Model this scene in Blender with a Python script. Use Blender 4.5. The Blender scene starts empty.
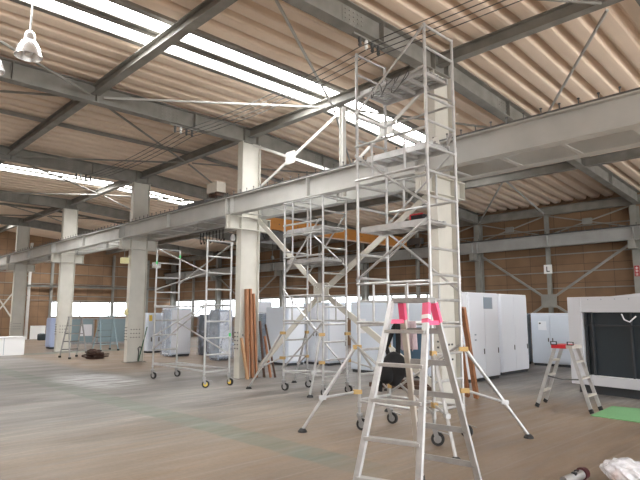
import bpy, bmesh, math, random
from mathutils import Vector, Matrix
random.seed(7)
SC = bpy.context.scene
COL = SC.collection

# ------------------------------------------------------------------ camera
FPX, DH = 548.0, 72.4
pitch = math.atan(DH / FPX)
yaw = math.atan2(533, math.hypot(FPX, DH))
F0 = Vector((-math.cos(yaw), math.sin(yaw), 0)); RR = Vector((math.sin(yaw), math.cos(yaw), 0)); ZZ = Vector((0, 0, 1))
FF = F0 * math.cos(pitch) + ZZ * math.sin(pitch); UU = -F0 * math.sin(pitch) + ZZ * math.cos(pitch)
cam = bpy.data.cameras.new('camera'); cam.sensor_width = 36; cam.lens = FPX / 640 * 36; cam.clip_end = 300
co = bpy.data.objects.new('camera', cam); COL.objects.link(co)
m3 = Matrix((RR, UU, -FF)).transposed()
co.matrix_world = Matrix.Translation((0, 0, 1.5)) @ m3.to_4x4()
SC.camera = co

# ------------------------------------------------------------------ world, light, exposure
W = bpy.data.worlds.new('sky'); SC.world = W; W.use_nodes = True
bg = W.node_tree.nodes['Background']; bg.inputs[0].default_value = (0.90, 0.95, 1.0, 1); bg.inputs[1].default_value = 4.2
sd = bpy.data.lights.new('sun', 'SUN'); sd.energy = 18; sd.angle = math.radians(6); sd.color = (1, 0.975, 0.94)
so = bpy.data.objects.new('sun', sd); COL.objects.link(so); so.rotation_euler = Vector((-0.42, 0.12, -0.9)).to_track_quat('-Z', 'Y').to_euler()
SKYLIGHT = 21.0
vs = SC.view_settings
vs.view_transform = 'Standard'; vs.look = 'None'; vs.gamma = 1; vs.use_curve_mapping = False
vs.exposure = 0.7

# ------------------------------------------------------------------ materials
def rgb(c): return (c[0], c[1], c[2], 1)
def mat(name, col, rough=0.5, metal=0.0, var=0.0, scale=4.0, bump=0.0, col2=None, stretch=(1, 1, 1), spec=0.5):
    m = bpy.data.materials.new(name); m.use_nodes = True
    nt = m.node_tree; b = nt.nodes['Principled BSDF']
    b.inputs['Roughness'].default_value = rough; b.inputs['Metallic'].default_value = metal
    b.inputs['Specular IOR Level'].default_value = spec
    if var > 0 or col2 is not None or bump > 0:
        tc = nt.nodes.new('ShaderNodeTexCoord'); mp = nt.nodes.new('ShaderNodeMapping'); mp.inputs['Scale'].default_value = stretch
        nz = nt.nodes.new('ShaderNodeTexNoise'); nz.inputs['Scale'].default_value = scale; nz.inputs['Detail'].default_value = 6
        nt.links.new(tc.outputs['Object'], mp.inputs['Vector']); nt.links.new(mp.outputs[0], nz.inputs['Vector'])
        rp = nt.nodes.new('ShaderNodeValToRGB')
        c2 = col2 if col2 is not None else tuple(max(0, c * (1 - var)) for c in col)
        rp.color_ramp.elements[0].position = 0.35; rp.color_ramp.elements[1].position = 0.65
        rp.color_ramp.elements[0].color = rgb(c2); rp.color_ramp.elements[1].color = rgb(col)
        nt.links.new(nz.outputs['Fac'], rp.inputs[0]); nt.links.new(rp.outputs[0], b.inputs['Base Color'])
        if bump > 0:
            bp = nt.nodes.new('ShaderNodeBump'); bp.inputs['Strength'].default_value = bump; bp.inputs['Distance'].default_value = 0.02
            nt.links.new(nz.outputs['Fac'], bp.inputs['Height']); nt.links.new(bp.outputs[0], b.inputs['Normal'])
    else:
        b.inputs['Base Color'].default_value = rgb(col)
    return m
def emit(name, col, s):
    m = bpy.data.materials.new(name); m.use_nodes = True; nt = m.node_tree
    b = nt.nodes['Principled BSDF']; b.inputs['Base Color'].default_value = rgb((.8, .8, .8))
    b.inputs['Emission Color'].default_value = rgb(col); b.inputs['Emission Strength'].default_value = s
    return m
M = {}
M['steel'] = mat('grey_painted_steel', (0.245, 0.235, 0.21), 0.6, 0, 0.28, 3)
M['girder'] = mat('pale_grey_painted_steel', (0.44, 0.435, 0.41), 0.5, 0, 0.12, 2)
M['backgirder'] = mat('grey_painted_back_girder', (0.36, 0.36, 0.345), 0.55, 0, 0.15, 2)
M['cream'] = mat('cream_painted_steel', (0.58, 0.56, 0.50), 0.5, 0, 0.10, 2)
M['white_steel'] = mat('white_painted_steel', (0.70, 0.69, 0.66), 0.5, 0, 0.10, 3)
M['darksteel'] = mat('dark_steel', (0.10, 0.10, 0.10), 0.5, 0.3)
M['alu'] = mat('aluminium_tube', (0.52, 0.52, 0.515), 0.4, 0.5, 0.2, 9)
M['alu_dull'] = mat('dull_aluminium', (0.40, 0.40, 0.395), 0.45, 0.5, 0.2, 9)
M['alu_tan'] = mat('weathered_aluminium', (0.58, 0.54, 0.48), 0.5, 0.4, 0.15, 9)
M['rubber'] = mat('black_rubber', (0.02, 0.02, 0.02), 0.7)
M['roof'] = mat('roof_lining', (0.80, 0.66, 0.535), 0.9, 0, 0.0, 1.2, 0.0, (0.74, 0.605, 0.485))
M['wallpanel'] = None
M['skylight'] = emit('translucent_sheet', (1, 1, 1), SKYLIGHT)
M['yard'] = mat('yard_concrete', (0.47, 0.46, 0.44), 0.8, 0, 0.15, 1)  # pale so it throws light upward
M['timber'] = mat('brown_timber', (0.36, 0.16, 0.075), 0.6, 0, 0.35, 3, 0.1, None, (8, 8, 0.6))
M['timber_pale'] = mat('pale_timber', (0.50, 0.29, 0.15), 0.6, 0, 0.3, 3, 0.1, None, (8, 8, 0.6))
M['timber_dark'] = mat('dark_timber', (0.10, 0.055, 0.035), 0.7, 0, 0.4, 5)
M['backsteel'] = mat('weathered_wall_steel', (0.30, 0.295, 0.265), 0.6, 0, 0.2, 3)
M['orange'] = mat('orange_paint', (0.50, 0.21, 0.045), 0.5, 0, 0.15, 2)
M['cab_white'] = mat('white_cabinet', (0.80, 0.83, 0.885), 0.35)
M['crate_white'] = mat('crate_paint', (0.60, 0.61, 0.645), 0.4)
M['cab_blue'] = mat('pale_blue_cabinet', (0.64, 0.70, 0.785), 0.35, 0, 0.04, 2)
M['cab_grey'] = mat('grey_cabinet', (0.30, 0.36, 0.42), 0.4)
M['cab_dark'] = mat('dark_panel', (0.025, 0.036, 0.045), 0.35)
M['navy'] = mat('slate_blue_panel', (0.06, 0.12, 0.18), 0.4)
M['teal'] = mat('teal_glazing', (0.28, 0.37, 0.40), 0.15)
M['lilac'] = mat('lilac_blue_cabinet', (0.40, 0.47, 0.66), 0.4)
M['plinth'] = mat('dark_plinth', (0.04, 0.045, 0.05), 0.6)
M['red'] = mat('red_plastic', (0.50, 0.02, 0.03), 0.4)
M['pink'] = mat('pink_tape', (0.85, 0.10, 0.22), 0.45, 0, 0, 30, 0, (0.80, 0.12, 0.25))
M['wtape'] = mat('white_tape', (0.85, 0.8, 0.8), 0.5)
M['towel'] = mat('mauve_cloth', (0.50, 0.40, 0.43), 0.9, 0, 0.15, 20)
M['black'] = mat('black_fabric', (0.006, 0.006, 0.007), 0.9)
M['mat_green'] = mat('green_mat', (0.19, 0.43, 0.20), 0.85, 0, 0.08, 30)
M['paper'] = mat('white_paper', (0.82, 0.82, 0.85), 0.7)
M['yellow'] = mat('yellow_label', (0.75, 0.55, 0.08), 0.5)
M['paleyellow'] = mat('pale_yellow_plastic', (0.80, 0.76, 0.42), 0.5)
M['tape_green'] = mat('green_tape', (0.05, 0.45, 0.12), 0.5)
M['brass'] = mat('brass_clamp', (0.45, 0.30, 0.12), 0.5, 0.5)
M['whitebox'] = mat('white_board', (0.84, 0.84, 0.83), 0.5)
M['carton'] = mat('grey_brown_card', (0.42, 0.38, 0.32), 0.8, 0, 0.1, 6)
M['coil'] = mat('brown_rope', (0.06, 0.028, 0.018), 0.9, 0, 0.5, 30)
M['greenrod'] = mat('dark_green_rod', (0.04, 0.10, 0.05), 0.5)
M['reflector'] = mat('aluminium_reflector', (0.80, 0.80, 0.80), 0.25, 0.75)
M['lampbulb'] = mat('milky_bulb', (0.85, 0.85, 0.85), 0.3)
M['signwhite'] = mat('sign_white', (0.8, 0.8, 0.78), 0.5)
M['signred'] = mat('sign_red', (0.38, 0.035, 0.04), 0.5)
M['signink'] = mat('sign_ink', (0.03, 0.03, 0.03), 0.5)
M['bagorange'] = mat('orange_packet', (0.8, 0.28, 0.1), 0.6)
M['maroon'] = mat('maroon_rubber', (0.07, 0.015, 0.02), 0.5)

def film(name, col, fac, rough, scale):
    m = bpy.data.materials.new(name); m.use_nodes = True; nt = m.node_tree
    b = nt.nodes['Principled BSDF']; b.inputs['Base Color'].default_value = rgb(col); b.inputs['Roughness'].default_value = rough
    out = nt.nodes['Material Output']; tr = nt.nodes.new('ShaderNodeBsdfTransparent'); mx = nt.nodes.new('ShaderNodeMixShader')
    tc = nt.nodes.new('ShaderNodeTexCoord'); nz = nt.nodes.new('ShaderNodeTexNoise'); nz.inputs['Scale'].default_value = scale; nz.inputs['Detail'].default_value = 4
    nz.inputs['Distortion'].default_value = 1.5
    mr = nt.nodes.new('ShaderNodeMapRange'); mr.inputs[1].default_value = 0.35; mr.inputs[2].default_value = 0.65; mr.inputs[3].default_value = max(0, fac - 0.15); mr.inputs[4].default_value = min(1, fac + 0.2)
    bp = nt.nodes.new('ShaderNodeBump'); bp.inputs['Strength'].default_value = 0.35; bp.inputs['Distance'].default_value = 0.03
    L = nt.links.new
    L(tc.outputs['Object'], nz.inputs['Vector']); L(nz.outputs['Fac'], mr.inputs[0]); L(mr.outputs[0], mx.inputs[0])
    L(nz.outputs['Fac'], bp.inputs['Height']); L(bp.outputs[0], b.inputs['Normal'])
    L(tr.outputs[0], mx.inputs[1]); L(b.outputs[0], mx.inputs[2]); L(mx.outputs[0], out.inputs['Surface'])
    return m
M['wrap'] = film('clear_plastic_wrap', (0.70, 0.76, 0.885), 0.22, 0.22, 2.2)
M['bag'] = film('thin_white_plastic', (0.85, 0.86, 0.9), 0.72, 0.25, 6)
M['glass'] = film('window_glass', (0.8, 0.9, 0.92), 0.05, 0.05, 2)

def wall_material():
    m = bpy.data.materials.new('brown_wall_board'); m.use_nodes = True; nt = m.node_tree; L = nt.links.new
    b = nt.nodes['Principled BSDF']; b.inputs['Roughness'].default_value = 0.8
    tc = nt.nodes.new('ShaderNodeTexCoord'); sp = nt.nodes.new('ShaderNodeSeparateXYZ'); ad = nt.nodes.new('ShaderNodeMath'); ad.operation = 'ADD'
    cb = nt.nodes.new('ShaderNodeCombineXYZ'); br = nt.nodes.new('ShaderNodeTexBrick')
    L(tc.outputs['Object'], sp.inputs[0]); L(sp.outputs[0], ad.inputs[0]); L(sp.outputs[1], ad.inputs[1])
    L(ad.outputs[0], cb.inputs[0]); L(sp.outputs[2], cb.inputs[1]); L(cb.outputs[0], br.inputs['Vector'])
    br.offset = 0; br.inputs['Scale'].default_value = 1; br.inputs['Brick Width'].default_value = 0.91; br.inputs['Row Height'].default_value = 0.62
    br.inputs['Mortar Size'].default_value = 0.008; br.inputs['Mortar Smooth'].default_value = 0.3; br.inputs['Bias'].default_value = 0
    br.inputs['Color1'].default_value = rgb((0.36, 0.22, 0.125)); br.inputs['Color2'].default_value = rgb((0.29, 0.175, 0.10)); br.inputs['Mortar'].default_value = rgb((0.12, 0.08, 0.055))
    nz = nt.nodes.new('ShaderNodeTexNoise'); nz.inputs['Scale'].default_value = 1.5; nz.inputs['Detail'].default_value = 8
    mx = nt.nodes.new('ShaderNodeMixRGB'); mx.blend_type = 'MULTIPLY'; mx.inputs[0].default_value = 0.5
    L(tc.outputs['Object'], nz.inputs['Vector']); L(br.outputs[0], mx.inputs[1]); L(nz.outputs['Fac'], mx.inputs[2]); L(mx.outputs[0], b.inputs['Base Color'])
    return m
M['wallpanel'] = wall_material()

def floor_material():
    m = bpy.data.materials.new('worn_concrete'); m.use_nodes = True; nt = m.node_tree; L = nt.links.new
    b = nt.nodes['Principled BSDF']
    tc = nt.nodes.new('ShaderNodeTexCoord'); sp = nt.nodes.new('ShaderNodeSeparateXYZ'); L(tc.outputs['Object'], sp.inputs[0])
    def noise(scale, stretch, detail=6, dist=0.0):
        mp = nt.nodes.new('ShaderNodeMapping'); mp.inputs['Scale'].default_value = stretch; L(tc.outputs['Object'], mp.inputs[0])
        n = nt.nodes.new('ShaderNodeTexNoise'); n.inputs['Scale'].default_value = scale; n.inputs['Detail'].default_value = detail; n.inputs['Distortion'].default_value = dist
        L(mp.outputs[0], n.inputs['Vector']); return n.outputs['Fac']
    def ramp(f, p0, c0, p1, c1):
        r = nt.nodes.new('ShaderNodeValToRGB'); e = r.color_ramp.elements
        e[0].position = p0; e[0].color = rgb(c0); e[1].position = p1; e[1].color = rgb(c1); L(f, r.inputs[0]); return r.outputs[0]
    def mix(f, a, c, mode='MIX'):
        x = nt.nodes.new('ShaderNodeMixRGB'); x.blend_type = mode
        if isinstance(f, float): x.inputs[0].default_value = f
        else: L(f, x.inputs[0])
        L(a, x.inputs[1]); L(c, x.inputs[2]); return x.outputs[0]
    def maprange(f, a, b_, c=0.0, d=1.0):
        r = nt.nodes.new('ShaderNodeMapRange'); r.inputs[1].default_value = a; r.inputs[2].default_value = b_; r.inputs[3].default_value = c; r.inputs[4].default_value = d; L(f, r.inputs[0]); return r.outputs[0]
    def math_(op, a, c):
        n = nt.nodes.new('ShaderNodeMath'); n.operation = op
        for i, v in enumerate((a, c)):
            if isinstance(v, (int, float)): n.inputs[i].default_value = v
            else: L(v, n.inputs[i])
        return n.outputs[0]
    grey = ramp(noise(1.2, (1.6, 0.35, 1)), 0.32, (0.14, 0.13, 0.12), 0.66, (0.265, 0.25, 0.232))
    tan = ramp(noise(1.0, (1.4, 0.4, 1)), 0.3, (0.195, 0.145, 0.103), 0.7, (0.26, 0.197, 0.143))
    # warmer bare concrete where the sealer has worn: nearer to the right side and beyond the columns
    big = noise(0.22, (1, 1, 1), 3)
    posx = maprange(sp.outputs[0], -8.5, -3.5)
    near = maprange(sp.outputs[1], 10.5, 9.0)
    f1 = math_('MULTIPLY', posx, near)
    far = math_('MULTIPLY', maprange(sp.outputs[0], -12.5, -15.0), maprange(sp.outputs[1], 5.6, 6.3))
    ft = math_('MAXIMUM', f1, far)
    ft = maprange(math_('ADD', ft, math_('MULTIPLY', big, 0.5)), 0.3, 1.0)
    base = mix(ft, grey, tan)
    # long worn streaks across the bays
    st = noise(3.0, (2.2, 0.28, 1), 8, 0.3)
    calm = maprange(ft, 0.2, 0.9, 1.0, 0.35)
    base = mix(math_('MULTIPLY', calm, 0.6), base, ramp(st, 0.38, (0.42, 0.41, 0.40), 0.60, (1.2, 1.18, 1.16)), 'MULTIPLY')
    s2 = noise(4.0, (3.2, 0.3, 1), 9, 0.6)
    base = mix(math_('MULTIPLY', calm, 0.5), base, ramp(s2, 0.47, (0.74, 0.74, 0.75), 0.55, (1.16, 1.15, 1.14)), 'MULTIPLY')
    fine = noise(22, (1, 1, 1), 8)
    base = mix(0.4, base, ramp(fine, 0.3, (0.72, 0.72, 0.72), 0.7, (1.1, 1.1, 1.1)), 'MULTIPLY')
    # faint saw cuts running across
    fx = math_('FRACT', math_('MULTIPLY', sp.outputs[0], 1.0 / 0.62), 0)
    cut = maprange(math_('ABSOLUTE', math_('SUBTRACT', fx, 0.5), 0), 0.0, 0.035, 1.0, 0.0)
    lt = nt.nodes.new('ShaderNodeRGB'); lt.outputs[0].default_value = rgb((0.33, 0.28, 0.235))
    base = mix(math_('MULTIPLY', math_('MULTIPLY', cut, 0.35), maprange(sp.outputs[0], -6.5, -4.5)), base, lt.outputs[0])
    # worn green walkway line, parallel to the crane girders
    gy = math_('ABSOLUTE', math_('SUBTRACT', math_('ADD', sp.outputs[1], math_('MULTIPLY', noise(2.5, (1, 1, 1)), 0.12)), 4.24), 0)
    gm = maprange(gy, 0.19, 0.25, 1.0, 0.0)
    wear = maprange(noise(2.4, (1.5, 0.5, 1), 8), 0.3, 0.62, 0.3, 0.85)
    gx = maprange(sp.outputs[0], -3.3, -4.2)
    gm = math_('MULTIPLY', math_('MULTIPLY', gm, wear), gx)
    gm2 = math_('MULTIPLY', maprange(math_('ABSOLUTE', math_('SUBTRACT', sp.outputs[0], -21.9), 0), 0.45, 0.55, 0.75, 0.0), maprange(sp.outputs[1], 6.0, 6.2))
    gm = math_('MAXIMUM', gm, gm2)
    gr = nt.nodes.new('ShaderNodeRGB'); gr.outputs[0].default_value = rgb((0.118, 0.142, 0.112))
    base = mix(gm, base, gr.outputs[0])
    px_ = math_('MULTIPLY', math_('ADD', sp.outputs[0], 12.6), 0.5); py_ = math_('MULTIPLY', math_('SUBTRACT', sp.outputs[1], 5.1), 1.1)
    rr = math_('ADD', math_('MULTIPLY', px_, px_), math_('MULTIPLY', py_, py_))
    glint = math_('MULTIPLY', maprange(rr, 1.0, 0.3), maprange(s2, 0.44, 0.54))  # pale flecks: window glint on the floor, put into the colour
    glint_col = nt.nodes.new('ShaderNodeRGB'); glint_col.outputs[0].default_value = rgb((0.55, 0.56, 0.57))
    base = mix(math_('MULTIPLY', glint, 0.75), base, glint_col.outputs[0])
    L(base, b.inputs['Base Color'])
    L(maprange(st, 0.3, 0.7, 0.34, 0.58), b.inputs['Roughness'])
    b.inputs['Specular IOR Level'].default_value = 0.4
    bp = nt.nodes.new('ShaderNodeBump'); bp.inputs['Strength'].default_value = 0.08; bp.inputs['Distance'].default_value = 0.01
    L(fine, bp.inputs['Height']); L(bp.outputs[0], b.inputs['Normal'])
    return m
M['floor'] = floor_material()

# ------------------------------------------------------------------ mesh helpers
def V(*a): return Vector(a)
class B:
    """collects shapes for one mesh object"""
    def __init__(s): s.bm = bmesh.new(); s.mi = 0
    def _tag(s, n0):
        s.bm.faces.ensure_lookup_table()
        for f in s.bm.faces[n0:]: f.material_index = s.mi
    def hexa(s, pts):
        n0 = len(s.bm.faces); v = [s.bm.verts.new(p) for p in pts]
        for q in ((0, 3, 2, 1), (4, 5, 6, 7), (0, 1, 5, 4), (1, 2, 6, 5), (2, 3, 7, 6), (3, 0, 4, 7)): s.bm.faces.new([v[i] for i in q])
        s._tag(n0); return s
    def box(s, x0, x1, y0, y1, z0, z1):
        return s.hexa([V(x0, y0, z0), V(x1, y0, z0), V(x1, y1, z0), V(x0, y1, z0), V(x0, y0, z1), V(x1, y0, z1), V(x1, y1, z1), V(x0, y1, z1)])
    def bar(s, p0, p1, w, t, up=V(0, 0, 1)):
        """rectangular bar: t along 'up', w across"""
        p0, p1 = V(*p0), V(*p1); d = (p1 - p0).normalized(); u = V(*up)
        if abs(d.dot(u)) > 0.98: u = V(1, 0, 0) if abs(d.x) < 0.9 else V(0, 1, 0)
        sd = d.cross(u).normalized(); u = sd.cross(d).normalized()
        a, c = sd * (w / 2), u * (t / 2)
        return s.hexa([p0 - a - c, p0 + a - c, p0 + a + c, p0 - a + c, p1 - a - c, p1 + a - c, p1 + a + c, p1 - a + c])
    def tube(s, p0, p1, r, r1=None, n=10):
        n0 = len(s.bm.faces); p0, p1 = V(*p0), V(*p1); r1 = r if r1 is None else r1
        d = (p1 - p0).normalized(); u = V(0, 0, 1) if abs(d.z) < 0.9 else V(1, 0, 0)
        a = d.cross(u).normalized(); c = a.cross(d).normalized()
        A = []; C_ = []
        for i in range(n):
            t = 2 * math.pi * i / n; k = a * math.cos(t) + c * math.sin(t)
            A.append(s.bm.verts.new(p0 + k * r)); C_.append(s.bm.verts.new(p1 + k * r1))
        for i in range(n): s.bm.faces.new([A[i], A[(i + 1) % n], C_[(i + 1) % n], C_[i]])
        s.bm.faces.new(A[::-1]); s.bm.faces.new(C_); s._tag(n0)
        return s
    def path(s, pts, r, n=8):
        n0 = len(s.bm.faces); pts = [V(*p) for p in pts]; rings = []; ref = None
        for i, p in enumerate(pts):
            d = ((pts[min(i + 1, len(pts) - 1)]) - pts[max(i - 1, 0)]).normalized()
            if ref is None: ref = V(0, 0, 1) if abs(d.z) < 0.9 else V(1, 0, 0)
            a = d.cross(ref).normalized(); c = a.cross(d).normalized(); ref = c
            rings.append([s.bm.verts.new(p + (a * math.cos(2 * math.pi * k / n) + c * math.sin(2 * math.pi * k / n)) * r) for k in range(n)])
        for A, C_ in zip(rings, rings[1:]):
            for k in range(n): s.bm.faces.new([A[k], A[(k + 1) % n], C_[(k + 1) % n], C_[k]])
        s.bm.faces.new(rings[0][::-1]); s.bm.faces.new(rings[-1]); s._tag(n0); return s
    def lathe(s, prof, c=(0, 0, 0), n=24, axis=None):
        n0 = len(s.bm.faces); rings = []
        Mx = Matrix.Translation(V(*c)) @ (axis if axis is not None else Matrix.Identity(4))
        for r, z in prof:
            rings.append([s.bm.verts.new(Mx @ V(r * math.cos(2 * math.pi * k / n), r * math.sin(2 * math.pi * k / n), z)) for k in range(n)])
        for A, C_ in zip(rings, rings[1:]):
            for k in range(n): s.bm.faces.new([A[k], A[(k + 1) % n], C_[(k + 1) % n], C_[k]])
        s._tag(n0); return s
    def prism(s, poly, d):
        """planar polygon extruded by vector d"""
        n0 = len(s.bm.faces); d = V(*d); A = [s.bm.verts.new(V(*p)) for p in poly]; C_ = [s.bm.verts.new(V(*p) + d) for p in poly]
        n = len(A); s.bm.faces.new(A[::-1]); s.bm.faces.new(C_)
        for i in range(n): s.bm.faces.new([A[i], A[(i + 1) % n], C_[(i + 1) % n], C_[i]])
        s._tag(n0); return s
    def hbeam(s, p0, p1, h, w, up=V(0, 0, 1), tf=0.016, tw=0.012):
        """H section, flanges across 'up'"""
        p0, p1 = V(*p0), V(*p1); d = (p1 - p0).normalized(); u = V(*up); sd = d.cross(u).normalized(); u = sd.cross(d).normalized()
        for k in (-1, 1): s.bar(p0 + u * k * (h / 2 - tf / 2), p1 + u * k * (h / 2 - tf / 2), w, tf, u)
        s.bar(p0, p1, tw, h - 2 * tf, u); return s
    def blob(s, c, rx, ry, rz, n=2):
        n0 = len(s.bm.faces)
        bmesh.ops.create_icosphere(s.bm, subdivisions=n, radius=1, matrix=Matrix.Translation(V(*c)) @ Matrix.Diagonal((rx, ry, rz, 1)))
        s._tag(n0); return s
    def pick(s, i): s.mi = i; return s

XF = {}
def base_xf(o):
    r = Matrix.Identity(4)
    if o is None: return r
    while o.parent: o = o.parent
    return XF.get(o.name, r)
def obj(name, b, m, parent=None, local=False, bevel=0.0, smooth=False, label=None):
    me = bpy.data.meshes.new(name)
    bm = b.bm
    if parent is not None and not local: bm.transform(base_xf(parent).inverted())
    bmesh.ops.recalc_face_normals(bm, faces=bm.faces)
    if smooth:
        for f in bm.faces: f.smooth = True
    bm.to_mesh(me); bm.free()
    for x in (m if isinstance(m, (list, tuple)) else [m]): me.materials.append(M[x] if isinstance(x, str) else x)
    o = bpy.data.objects.new(name, me); COL.objects.link(o)
    if parent is not None: o.parent = parent
    if bevel > 0:
        md = o.modifiers.new('bevel', 'BEVEL'); md.width = bevel; md.segments = 2; md.limit_method = 'ANGLE'
    if smooth and hasattr(me, 'set_sharp_from_angle'): me.set_sharp_from_angle(angle=math.radians(40))
    if label: o['label'] = label
    return o
def tag(o, label, cat, group=None, kind=None):
    o['label'] = label; o['category'] = cat
    if group: o['group'] = group
    if kind: o['kind'] = kind
    return o
def thing(name, label, cat, loc=(0, 0, 0), rotz=0.0, group=None):
    o = bpy.data.objects.new(name, None); COL.objects.link(o); o.location = loc; o.rotation_euler = (0, 0, rotz); o.empty_display_size = 0.2
    XF[o.name] = Matrix.Translation(V(*loc)) @ Matrix.Rotation(rotz, 4, 'Z')
    return tag(o, label, cat, group)
def struct(name, b, m, label=None, parent=None, **k):
    o = obj(name, b, m, parent, **k)
    if parent is None:
        o['kind'] = 'structure'
        if label: o['label'] = label
    return o

# ------------------------------------------------------------------ layout numbers
CX = [-5.11, -10.53, -16.28, -22.38, -28.45]      # column lines along the hall
CY = 7.77                                        # centre of the column row
KY = 8.0                                         # roof falls beyond this line
SL = 0.077
def rz(y, z0): return z0 if y <= KY else z0 - SL * (y - KY)
ZR = 6.05                                        # underside of roof sheet
XL, YB = -34.0, 18.75                            # end wall and back wall inner faces
XR, YN = 9.0, -9.0

# ------------------------------------------------------------------ setting
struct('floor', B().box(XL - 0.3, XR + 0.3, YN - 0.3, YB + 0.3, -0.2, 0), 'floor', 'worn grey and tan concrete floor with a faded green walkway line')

struct('ground', B().box(XR + 0.3, XR + 30, YN - 20, YB + 20, -0.2, -0.01), 'yard', 'pale concrete yard outside the open end of the hall')  # unseen, added so sun on it bounces light up to the roof
SKY_END = 12.88
SKY_X = [-8.08, -19.25, -30.4, 3.1]              # middle of each pair of skylight strips
def roof_mesh():
    b = B(); P = 0.42; dep = 0.17; y0, y1 = YN, YB + 0.2; t = 0.015
    x = XL - 0.2; prof = []
    def flush(prof, ys=None):
        if len(prof) < 2: return
        rows = []
        for y in (ys or (y0, KY, y1)):
            rows.append([[b.bm.verts.new(V(px, y, rz(y, ZR) + pz + off)) for px, pz in prof] for off in (0, t)])
        n = len(prof)
        for r0, r1 in zip(rows, rows[1:]):
            for k in (0, 1):
                for i in range(n - 1): b.bm.faces.new([r0[k][i], r0[k][i + 1], r1[k][i + 1], r1[k][i]])
            for i in (0, n - 1): b.bm.faces.new([r0[0][i], r0[1][i], r1[1][i], r1[0][i]])
        for r in (rows[0], rows[-1]):
            for i in range(n - 1): b.bm.faces.new([r[0][i], r[0][i + 1], r[1][i + 1], r[1][i]])
    holes = sorted([(c - 0.56, c + 0.56) for c in SKY_X])
    segs = []; s = XL - 0.2
    for a, c in holes: segs.append((s, a)); s = c
    segs.append((s, XR))
    for a, c in segs + holes:
        nn = max(1, round((c - a) / P)); p = (c - a) / nn; prof = []
        for i in range(nn):
            o = a + i * p
            prof += [(o, dep), (o + 0.06 * p / P, dep), (o + 0.105 * p / P, 0.03), (o + 0.13 * p / P, 0.006), (o + 0.18 * p / P, 0.0), (o + 0.30 * p / P, 0.0), (o + 0.35 * p / P, 0.006), (o + 0.375 * p / P, 0.03)]
        prof += [(c, dep)]
        flush(prof, (SKY_END, y1) if (a, c) in holes else None)
    return b
struct('ceiling', roof_mesh(), 'roof', 'folded sheet roof with tan lining')

def wall_box(name, boxes, label):
    b = B()
    for q in boxes: b.box(*q)
    return struct(name, b, 'wallpanel', label)
WZ0, WZ1 = 1.22, 2.27
# back wall with strip window west of x=-11.3
bw = B(); top = rz(YB, ZR) + 0.12
bw.box(XL, -11.3, YB, YB + 0.12, 0, WZ0); bw.box(XL, -11.3, YB, YB + 0.12, WZ1, top); bw.box(-11.3, XR, YB, YB + 0.12, 0, top)
struct('wall_back', bw, 'wallpanel', 'brown boarded back wall with a long strip window')
ew = B(); WYA, WYB = 10.9, 16.3
def ewp(ya, yb, za, zb=None):
    if zb is not None: ew.box(XL - 0.12, XL, ya, yb, za, zb); return
    poly = [(XL, ya, za), (XL, yb, za), (XL, yb, rz(yb, ZR) + 0.1)]
    if ya < KY < yb: poly += [(XL, KY, ZR + 0.1)]
    poly += [(XL, ya, rz(ya, ZR) + 0.1)]
    ew.prism(poly, (-0.12, 0, 0))
ewp(YN, WYA, 0); ewp(WYA, WYB, 0, WZ0); ewp(WYA, WYB, 2.15); ewp(WYB, YB + 0.12, 0)
struct('wall_left', ew, 'wallpanel', 'brown boarded end wall with a strip window')
nw = B().box(XL, XR, YN - 0.12, YN, 0, ZR + 0.1)
struct('wall_near', nw, 'wallpanel')
# right-hand end: a row of open shutters between posts, header above
rw = B(); rw.box(XR, XR + 0.15, YN, YB, 5.2, 6.1)
for y in (-9, -3.5, 2, 7.5, 13, 18.4): rw.box(XR, XR + 0.15, y, y + 0.3, 0, 5.2)
struct('wall_right', rw, 'wallpanel')

def strip_window(name, along, a, b_, fixed, n, WZ1=2.27):
    f = B()
    def bx(u0, u1, z0, z1, q):
        if along == 'x': q.box(u0, u1, fixed + 0.02, fixed + 0.09, z0, z1)
        else: q.box(fixed - 0.09, fixed - 0.02, u0, u1, z0, z1)
    bx(a, b_, WZ0, WZ0 + 0.05, f); bx(a, b_, WZ1 - 0.05, WZ1, f)
    for i in range(n + 1):
        u = a + (b_ - a - 0.05) * i / n; bx(u, u + 0.05, WZ0 + 0.05, WZ1 - 0.05, f)
    w = struct(name, f, 'steel')
    g = B()
    if along == 'x': g.box(a + 0.05, b_ - 0.05, fixed + 0.05, fixed + 0.056, WZ0 + 0.05, WZ1 - 0.05)
    else: g.box(fixed - 0.056, fixed - 0.05, a + 0.05, b_ - 0.05, WZ0 + 0.05, WZ1 - 0.05)
    obj('pane', g, 'glass', w)
strip_window('window_1', 'y', WYA, WYB, XL, 3, 2.15)
strip_window('window_2', 'x', XL + 0.5, -11.3, YB, 12)

# wall rails (battens) carried by the boards
def rail(name, pts):
    b = B()
    for p0, p1, w, t in pts: b.bar(p0, p1, w, t)
    return struct(name, b, 'backsteel')
trb = []
for z in (0.62, 1.18, 2.31, 2.85, 3.45, 4.35):
    trb.append(((XL + 0.1, YB - 0.03, z), (XR, YB - 0.03, z), 0.05, 0.035))
rail('trim_1', trb)
tre = []
for z in (2.2, 2.45, 3.15, 3.75, 4.4):
    tre.append(((XL + 0.03, -3, z), (XL + 0.03, YB - 0.1, z), 0.05, 0.035))
rail('trim_2', tre)

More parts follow.
